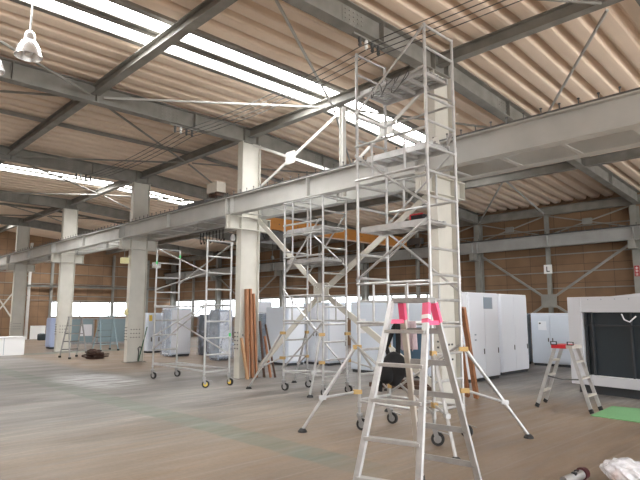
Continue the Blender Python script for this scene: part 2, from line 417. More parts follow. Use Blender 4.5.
# ------------------------------------------------------------------ skylights (two translucent strips each)
sk_where = {-8.08: 'paired white skylight strips directly above the tall scaffold tower', -19.25: 'paired skylight strips far down the hall between the second and third columns from the left',
            -30.4: 'paired skylight strips near the far left end wall', 3.1: 'paired skylight strips off to the right'}
for sx in SKY_X[:3]:
    t = thing('skylight', sk_where[sx], 'skylight', (sx, KY, ZR), 0, 'paired roof skylight strips')
    for a, c in ((-0.45, -0.15), (0.08, 0.44)):
        b = B()
        for ya, yb in ((YN, KY), (KY, SKY_END)):
            b.hexa([V(sx + a, ya, rz(ya, ZR) + 0.10), V(sx + c, ya, rz(ya, ZR) + 0.10), V(sx + c, yb, rz(yb, ZR) + 0.10), V(sx + a, yb, rz(yb, ZR) + 0.10),
                    V(sx + a, ya, rz(ya, ZR) + 0.11), V(sx + c, ya, rz(ya, ZR) + 0.11), V(sx + c, yb, rz(yb, ZR) + 0.11), V(sx + a, yb, rz(yb, ZR) + 0.11)])
        obj('translucent_strip', b, 'skylight', t)
    b = B()
    for a, c, zl in ((-0.57, -0.45, 0.03), (-0.15, -0.075, 0.04), (-0.075, 0.005, 0.10), (0.005, 0.08, 0.04), (0.44, 0.57, 0.02)):
        for ya, yb in ((YN, KY), (KY, SKY_END)):
            b.hexa([V(sx + a, ya, rz(ya, ZR) + zl), V(sx + c, ya, rz(ya, ZR) + zl), V(sx + c, yb, rz(yb, ZR) + zl), V(sx + a, yb, rz(yb, ZR) + zl),
                    V(sx + a, ya, rz(ya, ZR) + 0.15), V(sx + c, ya, rz(ya, ZR) + 0.15), V(sx + c, yb, rz(yb, ZR) + 0.15), V(sx + a, yb, rz(yb, ZR) + 0.15)])
    obj('skylight_frame', b, 'steel', t)

# ------------------------------------------------------------------ interior columns
ZB = 5.58   # underside of rafters
clabel = ['grey H column standing directly behind the tall scaffold tower', 'white H column with brown timbers leaning on its foot',
          'cream H column with a yellow mark, behind the empty scaffold frame', 'white H column beside the aluminium ladders and rope pile', 'cream H column behind the low white box']
for i, x in enumerate(CX):
    t = thing('steel_column', clabel[i], 'column', (x, CY, 0), 0, 'H columns along the crane girders')
    obj('shaft', B().hbeam((x, CY, 0.012), (x, CY, ZB), 0.54, 0.2, V(0, 1, 0), 0.018, 0.05), 'cream', t)
    obj('base_plate', B().box(x - 0.17, x + 0.17, CY - 0.31, CY + 0.31, 0.0, 0.012), 'steel', t)
    b = B().hbeam((x, CY - 0.61, 3.595), (x, CY - 0.27, 3.595), 0.31, 0.2); b.hbeam((x, CY + 0.27, 3.595), (x, CY + 0.61, 3.595), 0.31, 0.2)
    for yy in (CY - 0.58, CY + 0.58):
        b.box(x - 0.1, x + 0.1, yy - 0.006, yy + 0.006, 3.456, 3.734)
    obj('crane_bracket', b, 'cream', t)
    b = B()
    for z in (3.45, 3.742): obj('stiffener_plate', B().box(x - 0.1, x + 0.1, CY - 0.25, CY + 0.25, z - 0.008, z + 0.008), 'cream', t)
    b = B().pick(0); b.box(x + 0.025, x + 0.033, CY - 0.17, CY + 0.17, 0.62, 1.10); b.box(x - 0.09, x + 0.09, CY - 0.28, CY - 0.27, 0.62, 1.10); b.pick(1)
    for kz in range(3):
        for ky in range(4): b.tube((x + 0.033, CY - 0.14 + ky * 0.09, 0.74 + kz * 0.12), (x + 0.05, CY - 0.14 + ky * 0.09, 0.74 + kz * 0.12), 0.018, n=6)
    for kz in range(5):
        for kx in (-1, 1): b.tube((x + kx * 0.05, CY - 0.28, 0.68 + kz * 0.09), (x + kx * 0.05, CY - 0.297, 0.68 + kz * 0.09), 0.018, n=6)
    obj('bolted_splice_plate', b, ['cream', 'darksteel'], t)

# ------------------------------------------------------------------ rafters
rlabel = ['grey roof rafter over the tall scaffold tower, carrying cable insulators', 'grey roof rafter on the column with leaning timbers',
          'dark roof rafter on the cream column behind the empty scaffold frame', 'dark roof rafter on the column beside the aluminium ladders', 'dark roof rafter on the far left column']
for i, x in enumerate(CX):
    t = thing('rafter', rlabel[i], 'beam', (x, CY, ZB), 0, 'roof rafters across the hall')
    h = 0.37; y1 = YB - 0.35
    b = B().hbeam((x, YN + 0.02, ZB + h / 2), (x, KY, ZB + h / 2), h, 0.2); b.hbeam((x, KY, ZB + h / 2), (x, y1, rz(y1, ZB) + h / 2), h, 0.2)
    obj('rafter_beam', b, 'steel', t)
    b = B()
    for y in (1.0, 2.5, 4.0, 6.2, CY - 0.2, CY + 0.2, 10.2, 14.1, 16.0):
        z = rz(y, ZB)
        obj('web_stiffener', B().box(x - 0.095, x + 0.095, y - 0.006, y + 0.006, z + 0.02, z + h - 0.02), 'steel', t)
    for yc in (5.6, 10.1):
        b = B(); z = rz(yc, ZB); b.box(x + 0.006, x + 0.014, yc - 0.24, yc + 0.24, z + 0.045, z + h - 0.045); b.pick(1)
        for ky in range(-2, 3):
            for kz in range(4): b.tube((x + 0.014, yc + ky * 0.09, rz(yc, ZB) + 0.08 + kz * 0.07), (x + 0.028, yc + ky * 0.09, rz(yc, ZB) + 0.08 + kz * 0.07), 0.012, n=6)
        obj('bolted_splice_plate', b, ['steel', 'backsteel'], t)

# ------------------------------------------------------------------ longitudinal roof beams, one per bay
def bays():
    xs = [XR - 0.1] + CX + [XL + 0.02]
    return list(zip(xs, xs[1:]))
bay_name = ['right of the tall scaffold tower', 'over the two scaffold towers', 'over the empty scaffold frame', 'above the ladders by the far columns', 'above the low white box', 'at the far left end wall']
for row, (y, rname, h) in enumerate([(3.98, 'in the near roof', 0.19), (CY, 'on the column tops', 0.2), (14.1, 'in the roof behind the crane girders', 0.22)]):
    for (xa, xb), bn in zip(bays(), bay_name):
        z = rz(y, ZB) + 0.37 - h / 2 - 0.02 if y < 10 else rz(y, ZB) + h / 2 + 0.01
        b = B().hbeam((xa - 0.02 if xa < XR - 1 else xa, y, z), (xb + 0.02, y, z), h, 0.16)
        tag(obj('roof_beam', b, 'steel'), 'grey longitudinal roof beam %s, %s' % (rname, bn), 'beam', 'longitudinal roof beams')
# thin mid-bay purlins under the roof sheet
for x, l in ((-13.5, 'thin dark purlin in mid bay above the empty scaffold frame'), (-25.4, 'thin dark purlin in mid bay above the low white box'), (-2.1, 'thin purlin under the roof right of the tall scaffold tower')):
    b = B()
    for ya, yb in ((YN, KY), (KY, YB - 0.3)): b.bar((x, ya, rz(ya, 5.99)), (x, yb, rz(yb, 5.99)), 0.08, 0.08)
    tag(obj('purlin', b, 'steel'), l, 'beam', 'mid-bay purlins')

# ------------------------------------------------------------------ roof bracing rods (chevrons)
def rod(name, p0, p1, r, m, label, cat='brace', group='roof bracing rods', flat=None):
    b = B()
    if flat: b.bar(p0, p1, flat[0], flat[1])
    else: b.tube(p0, p1, r, n=8)
    return tag(obj(name, b, m), label, cat, group)
zb = ZB + 0.12
mids = [(-2.3, CX[0], None), (-7.66, CX[1], CX[0]), (-13.5, CX[2], CX[1]), (-19.4, CX[3], CX[2]), (-25.4, CX[4], CX[3])]
bn2 = ['right of the tall tower', 'above the scaffold towers', 'above the empty scaffold frame', 'above the aluminium ladders', 'above the low white box']
for (mx, xl, xr), bn in zip(mids, bn2):
    sides = [(xl, 'left')] + ([(xr, 'right')] if xr is not None else [])
    for x, sd in sides:
        s = 0.12 if sd == 'left' else -0.12
        rod('roof_brace', (x + s, 4.12, zb), (mx - s * .7, CY - 0.12, zb), 0.024, 'girder' if mx == -7.66 else 'steel', 'thin roof rod %s, near side, to the %s rafter' % (bn, sd))  # near rods under the skylight: its light is put into a paler paint
        rod('roof_brace', (x + s, 11.4, rz(11.4, zb)), (mx - s * .7, CY + 0.12, zb), 0.024, 'girder' if mx == -2.3 else 'steel', 'thin roof rod %s, far side, to the %s rafter' % (bn, sd))
        rod('roof_brace', (x + s, 3.84, zb), (mx - s * .7, -0.5, zb), 0.024, 'steel', 'thin roof rod %s, nearest the camera, from the %s rafter' % (bn, sd))

rod('roof_brace', (-7.2, 14.15, rz(14.1, ZB) + 0.06), (-7.98, 18.3, rz(18.3, ZB) + 0.06), 0.03, 'girder', 'slim roof rod running to the slim back wall post with the letter sign')
rod('roof_brace', (-7.3, 14.2, rz(14.1, ZB) + 0.04), (-10.4, 18.3, rz(18.3, ZB) + 0.04), 0.024, 'girder', 'slim roof rod right of the tall tower, running to the back wall column')
# ------------------------------------------------------------------ crane girders
def girder(label, y, xa, xb, m, rail=True, joints=(), zc=3.96, h=0.416):
    zt_ = zc + h / 2
    t = thing('crane_girder', label, 'girder', ((xa + xb) / 2, y, zc), 0, 'crane runway girders')
    obj('girder_beam', B().hbeam((xa, y, zc), (xb, y, zc), h, 0.20, V(0, 0, 1), 0.018, 0.012), m, t)
    for x in joints: obj('stiffener', B().box(x - 0.008, x + 0.008, y - 0.095, y + 0.095, zc - h / 2 + 0.018, zt_ - 0.018), m, t)
    if rail:
        b = B().box(xa, xb, y - 0.025, y + 0.025, zt_, zt_ + 0.055)
        x = xb - 0.1
        while x > max(xa, -34):
            b.box(x - 0.02, x + 0.02, y - 0.07, y + 0.07, zt_, zt_ + 0.02); b.tube((x, y - 0.055, zt_ + 0.02), (x, y - 0.055, zt_ + 0.10), 0.008, n=6); b.tube((x, y - 0.055, zt_ + 0.10), (x, y - 0.055, zt_ + 0.115), 0.018, n=6)
            x -= 0.25
        obj('crane_rail', b, 'darksteel', t)
    return t
joints = []
for xa, xb in bays():
    joints += [xb + 0.1, xb - 0.1, (xa + xb) / 2]
joints = [j for j in joints if -33.5 < j < 3]
girder('pale grey crane girder on the near side of the column row', 7.26, XL + 0.05, 4.0, 'girder', True, joints)
girder('pale grey crane girder on the far side of the column row', 8.10, XL + 0.05, 4.0, 'girder', True, joints)
girder('pale grey crane girder along the brown back wall', 18.15, XL + 0.05, 4.0, 'backgirder', True, joints, 3.865, 0.40)

t = thing('girder_lacing', 'ladder of short flat bars joining the two crane girders underneath', 'lacing', (-10, CY, 3.74))
x = 3.4
while x > -33.5:
    if not any(abs(x - c) < 0.32 for c in CX): obj('lacing_bar', B().bar((x, 7.36, 3.758), (x, 8.0, 3.758), 0.07, 0.012), 'girder', t)
    x -= 0.9

# ------------------------------------------------------------------ bracing in the column row
def gusset(b, c, w, h, n):
    y = c[1]
    b.prism([(c[0] - w, y, c[2] - h * .85), (c[0] - w * .8, y, c[2] - h), (c[0] + w * .8, y, c[2] - h), (c[0] + w, y, c[2] - h * .85), (c[0] + w, y, c[2] + h * .85), (c[0] + w * .8, y, c[2] + h), (c[0] - w * .8, y, c[2] + h), (c[0] - w, y, c[2] + h * .85)], (0, n, 0))
def xbrace(label, x0, x1, z0, z1, y, w, m, gw=0.16, gh=0.14, group=None, cx=None, cz=None, bolts=False):
    c = (cx if cx is not None else (x0 + x1) / 2, y, cz if cz is not None else (z0 + z1) / 2)
    t = thing('cross_brace', label, 'brace', c, 0, group)
    for (px, pz) in ((x0, z1), (x1, z1), (x0, z0), (x1, z0)):
        d = V(c[0] - px, 0, c[2] - pz).normalized() * 0.08
        obj('brace_bar', B().bar((px, y, pz), (c[0] - d.x, y, c[2] - d.z), w, 0.03, V(0, 1, 0)), m, t)
    b = B(); gusset(b, (c[0], y - 0.04, c[2]), gw, gh, 0.018)
    if bolts:
        for px, pz in ((x0, z1), (x1, z1), (x0, z0), (x1, z0)):
            d = V(px - c[0], 0, pz - c[2]).normalized()
            for q in (0.1, 0.16, 0.22, 0.28): b.tube((c[0] + d.x * q, y - 0.055, c[2] + d.z * q), (c[0] + d.x * q, y - 0.035, c[2] + d.z * q), 0.012, n=6)
    obj('gusset_plate', b, m, t)
    return t
zt = ZB - 0.06
xbrace('white cross brace with square gusset between the timber column and the mid post', CX[1] + 0.14, -7.55, 4.3, zt, CY, 0.06, 'white_steel', group='cross braces above the crane girders')
xbrace('white cross brace above the girder, seen through the top of the tall scaffold tower', -7.25, CX[0] - 0.14, 4.3, zt, CY, 0.06, 'white_steel', group='cross braces above the crane girders')
tag(obj('brace_post', B().hbeam((-7.4, CY, 3.79), (-7.4, CY, ZB + 0.06), 0.1, 0.1, V(1, 0, 0), 0.01, 0.01), 'white_steel'), 'slim white post from crane girder up to the roof beam under the skylight', 'post')
xbrace('large cream cross brace below the girders, seen through the middle scaffold tower', CX[1] + 0.14, CX[0] - 0.16, 0.15, 3.70, CY + 0.2, 0.115, 'cream', 0.22, 0.19, None, -8.2, 1.92, True)

# ------------------------------------------------------------------ back wall frame
BX = [-5.25, -10.6, -16.3, -22.0, -28.0, -33.4]
bl = ['back wall column with a small red sign, behind the dark fronted crate', 'back wall column right of the tall scaffold tower', 'back wall column seen through the middle scaffold tower', 'back wall column seen behind the timber column', 'back wall column at the far end, nearer one', 'back wall column in the far left corner']
for x, l in zip(BX, bl):
    t = thing('wall_column', l, 'column', (x, 18.5, 0), 0, 'H columns along the back wall')
    obj('shaft', B().hbeam((x, 18.52, 0.0), (x, 18.52, rz(18.5, ZB) + 0.0), 0.3, 0.2, V(0, 1, 0), 0.016, 0.03), 'backsteel', t)
    b = B().hbeam((x, 18.02, 3.53), (x, 18.36, 3.53), 0.26, 0.2); b.box(x - 0.1, x + 0.1, 18.0, 18.02, 3.4, 3.66)
    obj('crane_bracket', b, 'backsteel', t)
PX = [-2.5, -7.98, -13.4, -19.2, -25.0, -30.8]
pl = ['slim back wall post far right', 'slim back wall post bearing a white letter sign, with crossed braces', 'slim back wall post seen left of the tall scaffold tower', 'slim back wall post seen behind the timber column', 'slim back wall post near the far corner', 'slim back wall post closest to the end wall']
for x, l in list(zip(PX, pl))[1:]:
    tag(obj('wall_post', B().hbeam((x, 18.5, 0.0), (x, 18.5, rz(18.5, ZB) + 0.02), 0.12, 0.12, V(0, 1, 0), 0.012, 0.012), 'backsteel'), l, 'post', 'slim posts of the back wall')
ze = rz(18.3, ZB)
tag(obj('eave_beam', B().hbeam((XL + 0.1, 18.42, ze + 0.14), (4, 18.42, ze + 0.14), 0.28, 0.15), 'steel'), 'dark grey eave beam along the top of the back wall', 'beam')
wb = [(-10.6, -7.98, 'right of the tall scaffold tower'), (-7.98, -5.25, 'left of the red signed column'), (-13.4, -10.6, 'seen through the tall tower'), (-16.3, -13.4, 'seen through the middle tower'), (-19.2, -16.3, 'just left of the middle tower'), (-22.0, -19.2, 'behind the timber column')]
for xa, xb, l in wb:
    xbrace('slender cross brace high on the back wall ' + l, xa + 0.12, xb - 0.12, 4.12, ze - 0.03, 18.45, 0.035, 'backsteel', 0.16, 0.10, 'high cross braces on the back wall')
# two-bay braces below the girder meeting at a plate on the post
def kbrace(label, xl, xc, xr):
    t = thing('wall_brace', label, 'brace', (xc, 18.4, 1.88), 0, 'large braces low on the back wall')
    for x in (xl, xr):
        for z in (3.6, 0.2):
            s = 0.12 if x < xc else -0.12
            obj('brace_bar', B().bar((x + s, 18.4, z), (xc - s * .8, 18.4, 1.88 + (z - 1.88) * 0.05), 0.075, 0.03, V(0, 1, 0)), 'backsteel', t)
    obj('gusset_plate', B().box(xc - 0.26, xc + 0.26, 18.36, 18.375, 1.66, 2.1), 'backsteel', t)
kbrace('large cross brace with square plate on the slim post, behind the small stepladder', BX[1], PX[1], BX[0])
kbrace('large cross brace on the back wall seen behind the empty scaffold frame', -28.0, -25.0, -22.0)
# end wall posts
for y, l in ((9.75, 'white end wall post between the far left column and lilac cabinet'), (10.95, 'dark edged end wall post at the left end of the strip window'), (14.6, 'slim end wall post left of the cream column'), (16.9, 'end wall post right of the cream column with yellow lamp'), (7.2, 'end wall post hidden partly by the far left column')):
    tag(obj('wall_post', B().hbeam((XL + 0.12, y, 0), (XL + 0.12, y, rz(y, ZB)), 0.16, 0.12, V(1, 0, 0), 0.012, 0.012), 'white_steel' if y == 9.75 else 'backsteel'), l, 'post', 'slim posts of the end wall')
for a, c, l in (((7.35, 0.2), (9.6, 3.6), 'end wall bracing bar leaning up to the right by the far left column'), ((9.6, 0.2), (7.35, 3.6), 'end wall bracing bar leaning up to the left by the far left column'), ((4.6, 3.6), (7.05, 0.2), 'end wall bracing bar at the left edge of the photo')):
    tag(obj('wall_brace', B().bar((XL + 0.22, a[0], a[1]), (XL + 0.22, c[0], c[1]), 0.07, 0.03, V(1, 0, 0)), 'cream'), l, 'brace', 'bracing bars on the end wall')
tag(obj('end_girder', B().hbeam((XL + 0.28, 9.1, 3.0), (XL + 0.28, 18.0, 3.0), 0.12, 0.1), 'steel'), 'thin grey rail beam along the end wall above the strip window', 'beam')

# ------------------------------------------------------------------ overhead crane
t = thing('overhead_crane', 'orange overhead crane bridge spanning behind the scaffold towers', 'crane', (-13.6, 13.5, 4.2))
obj('bridge_beam', B().box(-13.68, -13.52, 8.3, 17.95, 4.14, 4.52), 'orange', t)
b = B()
for y in [9.6 + 0.8 * i for i in range(11)]: b.tube((-13.5, y, 4.32), (-13.52, y, 4.32), 0.02, n=8)
obj('bolt_heads', b, 'darksteel', t)
obj('lower_flange', B().box(-13.75, -13.45, 8.3, 17.95, 4.115, 4.14), 'orange', t)
for y, zr in ((8.10, 4.225), (18.15, 4.121)):
    obj('end_carriage', B().box(-14.3, -12.9, y - 0.11, y + 0.11, zr + 0.12, zr + 0.36), 'darksteel', t)
    for dx in (-14.1, -13.1): obj('carriage_wheel', B().tube((dx, y - 0.035, zr + 0.095), (dx, y + 0.035, zr + 0.095), 0.095, n=14), 'darksteel', t)
b = B().box(-13.95, -13.25, 10.6, 11.5, 3.72, 4.05); b.tube((-13.6, 10.5, 3.86), (-13.6, 10.25, 3.86), 0.16, n=16); b.box(-13.68, -13.52, 10.9, 11.2, 4.05, 4.115)
obj('hoist', b, 'darksteel', t, bevel=0.02)
b = B().path([(-13.6, 11.0, 3.72), (-13.6, 11.0, 3.3)], 0.012); b.lathe([(0.0, 3.3), (0.05, 3.28), (0.06, 3.2), (0.0, 3.14)], (-13.6, 11.0, 0), 12)
obj('hook_block', b, 'darksteel', t)
# cable loops hanging under it near the timber column
b = B(); pts = []
for i in range(25):
    u = i / 24; y = 9.3 + 1.5 * u; pts.append((-13.47, y + 0.6, 4.10 - 0.34 * abs(math.sin(u * math.pi * 3))))
b.path(pts, 0.018, 6)
tag(obj('cable', b, 'black'), 'black festoon cable hanging in loops right of the timber column', 'cable')
t = thing('festoon_rail', 'thin rail with a row of black hanging hooks left of the timber column', 'rail', (-12.2, 8.35, 3.6))
obj('rail_bar', B().bar((-13.9, 8.16, 3.72), (-11.2, 8.16, 3.72), 0.04, 0.04), 'steel', t)
for i in range(8):
    x = -13.3 + i * 0.16
    obj('hanging_hook', B().path([(x, 8.16, 3.70), (x, 8.16, 3.46), (x + 0.05, 8.16, 3.38), (x + 0.09, 8.16, 3.44)], 0.013, 6), 'black', t)

# ------------------------------------------------------------------ bare cables along the rafters, with insulators
for i in range(4):
    y = 5.75 + i * 0.14; z = 5.40
    b = B(); pts = []
    xs = [5.0] + CX[:3]
    for xa, xb in zip(xs, xs[1:]):
        for k in range(9):
            u = k / 9; pts.append((xa + (xb - xa) * u, y, z - 0.12 * 4 * u * (1 - u)))
    pts.append((xs[-1], y, z))
    b.path(pts, 0.007, 6)
    tag(obj('cable', b, 'darksteel'), ['thin bare overhead cable strung under the rafters, nearest of four', 'thin bare overhead cable strung under the rafters, second nearest of four', 'thin bare overhead cable strung under the rafters, third nearest of four', 'thin bare overhead cable strung under the rafters, farthest of four'][i], 'cable', 'bare cables under the rafters')
for x, l in ((CX[0], 'row of cable insulators on the rafter above the tall scaffold tower'), (CX[1], 'row of cable insulators on the rafter of the timber column'), (CX[2], 'row of cable insulators on the rafter of the cream column')):
    t = thing('insulator_rack', l, 'insulator', (x, 5.95, 5.5), 0, 'cable insulator racks')
    obj('rack_bar', B().bar((x, 5.6, 5.565), (x, 6.35, 5.565), 0.04, 0.03), 'steel', t)
    for i in range(4): obj('insulator', B().lathe([(0.0, 5.55), (0.022, 5.55), (0.03, 5.50), (0.02, 5.46), (0.03, 5.43), (0.0, 5.385)], (x, 5.75 + i * 0.14, 0), 10), 'signwhite' if i == 1 else 'darksteel', t)

# ------------------------------------------------------------------ pendant lamps
def pendant(label, x, y, z, zc, r=0.2, group='pendant lamps'):
    t = thing('pendant_lamp', label, 'lamp', (x, y, z), 0, group)
    b = B().lathe([(r, 0), (r * .97, 0.03), (r * .86, 0.11), (r * .62, 0.19), (r * .36, 0.235), (r * .33, 0.235), (r * .58, 0.185), (r * .82, 0.107), (r * .93, 0.03), (r * .96, 0.0), (r, 0)], (0, 0, 0), 32)
    obj('reflector', b, 'reflector', t, True, 0, True)
    b = B()
    for k in range(24):
        a = 2 * math.pi * k / 24; b.bar((r * .985 * math.cos(a), r * .985 * math.sin(a), 0.02), (r * .64 * math.cos(a), r * .64 * math.sin(a), 0.19), 0.006, 0.006)
    obj('reflector_rib', b, 'reflector', t, True)
    obj('lamp_housing', B().lathe([(0.0, 0.36), (0.03, 0.36), (0.06, 0.33), (0.072, 0.29), (0.072, 0.23), (0.0, 0.23)], (0, 0, 0), 20), 'reflector', t, True, 0, True)
    obj('bulb', B().lathe([(0.0, 0.02), (0.04, 0.03), (0.055, 0.08), (0.045, 0.16), (0.03, 0.23), (0.0, 0.23)], (0, 0, 0), 16), 'lampbulb', t, True, 0, True)
    obj('cord', B().path([(0, 0, 0.36), (0.012, 0, 0.6), (-0.01, 0.01, 0.9), (0, 0, zc - z)], 0.012, 6), 'alu_dull', t, True)
pendant('aluminium pendant lamp with ribbed reflector hanging at the upper left', -7.66, 2.0, 4.87, ZR + 0.02, 0.17)
pendant('pendant lamp cut off by the upper left edge of the photo', -9.22, 1.92, 5.16, ZR + 0.02, 0.17)

# ------------------------------------------------------------------ rolling scaffold towers
R_T = 0.021
def frame_part(t, x, d, z0, z1, rungs):
    b = B(); b.tube((x, 0, z0), (x, 0, z1), R_T); b.tube((x, d, z0), (x, d, z1), R_T)
    for z in rungs: b.tube((x, R_T * .6, z), (x, d - R_T * .6, z), 0.017)
    for y in (0, d):
        b.tube((x, y, z0), (x, y, z0 + 0.06), 0.026)
    return obj('end_frame', b, 'alu', t, True)
def caster(t, x, y, ztop, ang=0.6, yellow=False):
    b = B(); b.tube((x, y, 0.19), (x, y, ztop), 0.018); b.tube((x, y, 0.185), (x, y, 0.215), 0.04)
    c, s = math.cos(ang), math.sin(ang)
    ox, oy = x + 0.035 * c, y + 0.035 * s
    for k in (-1, 1):
        px, py = -s * 0.028 * k, c * 0.028 * k
        b.bar((x + px, y + py, 0.19), (ox + px, oy + py, 0.075), 0.008, 0.05, V(c, s, 0))
    b.bar((ox, oy, 0.16), (ox + 0.13 * c, oy + 0.13 * s, 0.13), 0.03, 0.008)
    cs = obj('caster', b, 'alu_dull', t, True)
    w = B(); w.tube((ox - s * -0.018, oy + c * -0.018, 0.075), (ox - s * 0.018, oy + c * 0.018, 0.075), 0.075, n=18)
    w.pick(1); w.tube((ox - s * -0.021, oy + c * -0.021, 0.075), (ox - s * 0.021, oy + c * 0.021, 0.075), 0.045, n=14)
    obj('wheel', w, ['rubber', 'yellow' if yellow else 'alu_dull'], cs, True)
def tube_part(name, t, p0, p1, r=0.017, m='alu', ends=True):
    b = B(); b.tube(p0, p1, r)
    if ends:
        d = (V(*p1) - V(*p0)).normalized()
        for p, k in ((V(*p0), 1), (V(*p1), -1)): b.bar(p - d * k * 0.005, p + d * k * 0.09, 0.03, 0.03)
    return obj(name, b, m, t, True)
def guard(t, y, w, za, zb_, side):
    """handrail panel with two uprights"""
    b = B(); o = -0.03 * side
    b.tube((0.0, y + o, zb_), (w, y + o, zb_), 0.018); b.tube((0.0, y + o, za), (w, y + o, za), 0.018)
    for u in (0.25, 0.72): b.tube((w * u, y + o, za), (w * u, y + o, zb_), 0.016)
    return obj('guard_rail', b, 'alu', t, True)
def deck(t, w, d, z, y0, y1):
    pl = B()
    n = 7
    for i in range(n):
        ya = y0 + (y1 - y0) * i / n
        pl.box(0.05, w - 0.05, ya + 0.016, ya + (y1 - y0) / n - 0.016, z + 0.012, z + 0.03)
    p = obj('platform', pl, 'alu_dull', t, True)
    b = B(); b.box(0.03, w - 0.03, y0 - 0.02, y0, z - 0.045, z + 0.035); b.box(0.03, w - 0.03, y1, y1 + 0.02, z - 0.045, z + 0.035)
    for x in (0.06, 0.35, w / 2, w - 0.35, w - 0.1): b.box(x, x + 0.04, y0, y1, z - 0.03, z + 0.01)
    obj('platform_frame', b, 'alu', p, True)
    for yy in (y0 + 0.04, y1 - 0.04):
        for xx, k in ((0.03, -1), (w - 0.03, 1)): obj('platform_hook', B().path([(xx, yy, z), (xx + k * 0.0, yy, z + 0.03), (xx + k * -0.0, yy, z + 0.035), (xx + k * 0.02, yy, z + 0.03)], 0.012, 6), 'alu_dull', p, True)
def outrigger(t, post, foot, zc, zl, frac=0.62):
    """adjustable stabiliser leg: main tube, lower strut, clamps, foot"""
    p0 = V(post[0], post[1], zc); f = V(foot[0], foot[1], 0.03); dxy = (V(foot[0], foot[1], 0) - V(post[0], post[1], 0)).normalized()
    p0 = p0 + dxy * 0.05
    b = B(); mid = p0.lerp(f, 0.6); b.tube(p0, mid, 0.024); b.tube(mid, f, 0.019)
    o = obj('outrigger', b, 'alu', t, True)
    q = p0.lerp(f, frac)
    b = B(); b.tube(V(post[0], post[1], zl) + dxy * 0.05, q, 0.016); b.bar(q - dxy * 0.04, q + dxy * 0.05, 0.05, 0.05)
    obj('outrigger_strut', b, 'alu', o, True)
    for z in (zc, zl): obj('clamp', B().bar(V(post[0], post[1], z) - dxy * 0.03, V(post[0], post[1], z) + dxy * 0.08, 0.055, 0.055), 'brass', o, True)
    
    b = B().lathe([(0.0, 0.05), (0.03, 0.045), (0.055, 0.02), (0.06, 0.0), (0.0, 0.0)], (f.x, f.y, 0), 14)
    obj('rubber_foot', b, 'rubber', o, True)
def base_frame(t, w, d, z):
    b = B()
    for y in (0, d): b.tube((0, y, z), (w, y, z), 0.018)
    b.tube((0.02, 0.02, z + 0.02), (w - 0.02, d - 0.02, z + 0.02), 0.014); 
    return obj('base_bar', b, 'alu', t, True)

# --- the tall three-storey tower
TX, TY, TW, TD = -4.905, 5.44, 1.145, 0.62
t = thing('scaffold_tower', 'tall three-storey aluminium rolling scaffold tower reaching the roof', 'scaffold', (TX, TY, 0))
lv = [0.29, 1.90, 3.50, 5.11]
for i in range(3):
    z0, z1 = lv[i], lv[i + 1]
    rungs = [z0 + 0.09 + 0.317 * k for k in range(5)] if i == 0 else [z0 + 0.05 + 0.317 * k for k in range(5)]
    if i == 2: rungs = [z0 + 0.03, z0 + 0.35, z0 + 0.67, z0 + 1.30, z1 - 0.02]
    for x in (0, TW): frame_part(t, x, TD, z0, z1, rungs)
for k, (x, y) in enumerate(((0, 0), (TW, 0), (0, TD), (TW, TD))): caster(t, x, y, 0.33, [0.3, 0.5, 0.2, 0.1][k])
base_frame(t, TW, TD, 0.36)
# diagonal braces: front face then rear face
for (p0, p1) in [((0.0, -0.03, 4.20), (TW, -0.03, 5.06)), ((TW, -0.03, 2.80), (0.0, -0.03, 3.62)), ((0.0, -0.03, 1.92), (TW, -0.03, 2.62)), ((0, -0.03, 1.05), (TW, -0.03, 0.36)),
                 ((0.0, TD + 0.03, 4.95), (TW, TD + 0.03, 4.25)), ((0.0, TD + 0.03, 2.75), (TW, TD + 0.03, 3.62)), ((0.0, TD + 0.03, 2.62), (TW, TD + 0.03, 1.75)), ((TW, TD + 0.03, 1.12), (0, TD + 0.03, 0.42)), ((0.0, TD + 0.03, 2.28), (TW * .45, TD + 0.03, 2.62))]:
    tube_part('diagonal_brace', t, p0, p1, 0.016, 'alu')
guard(t, 0, TW, 3.27, 3.75, 1); guard(t, TD, TW, 2.92, 3.36, -1); guard(t, 0, TW, 1.37, 1.87, 1); guard(t, TD, TW, 1.37, 1.87, -1)
deck(t, TW, TD, 4.52, 0.06, TD - 0.08); deck(t, TW, TD, 3.60, 0.18, TD - 0.08); deck(t, TW, TD, 2.60, 0.05, 0.40)
tube_part('rail_bar', t, (0, 0.0, 4.45), (TW, 0.0, 4.55), 0.017)
tube_part('rail_bar', t, (0, TD, 4.2), (TW, TD, 4.2), 0.017)
tx = lambda px, py: (px - TX, py - TY)
outrigger(t, (0, 0), tx(-5.33, 4.83), 1.05, 0.48); outrigger(t, (TW, 0), tx(-3.22, 5.02), 1.03, 0.45); outrigger(t, (TW, TD), tx(-3.19, 6.57), 1.05, 0.55)
outrigger(t, (0, TD), tx(-5.5, 6.75), 1.05, 0.5)

# wires and clutter tied to the top platform
b = B()
for k in range(3):
    x0 = TX + 0.25 + 0.22 * k; pts = [(x0 + 0.07 * math.sin(i * .6), TY + 0.12 + 0.05 * k, 4.45 - 0.17 * math.sin(math.pi * i / 14) + 0.08 * (i % 3 == 0)) for i in range(15)]
    pts = [(x0 + (0.05 + 0.03 * k) * math.sin(i * .55 + k) + 0.012 * i, TY - 0.035, 4.44 + (0.09 + 0.03 * math.sin(i + k)) * math.cos(i * .55)) for i in range(16)]
    b.path(pts, 0.006, 6)
tag(obj('wire_coil', b, 'darksteel'), 'loose dark wires looped on the edge of the topmost scaffold platform', 'wire')
b = B(); b.box(TX + 0.80, TX + 0.98, TY + 0.10, TY + 0.22, 2.632, 2.715); b.pick(1)
b.box(TX + 0.79, TX + 0.99, TY + 0.09, TY + 0.11, 2.705, 2.722); b.box(TX + 0.79, TX + 0.805, TY + 0.09, TY + 0.23, 2.632, 2.722)
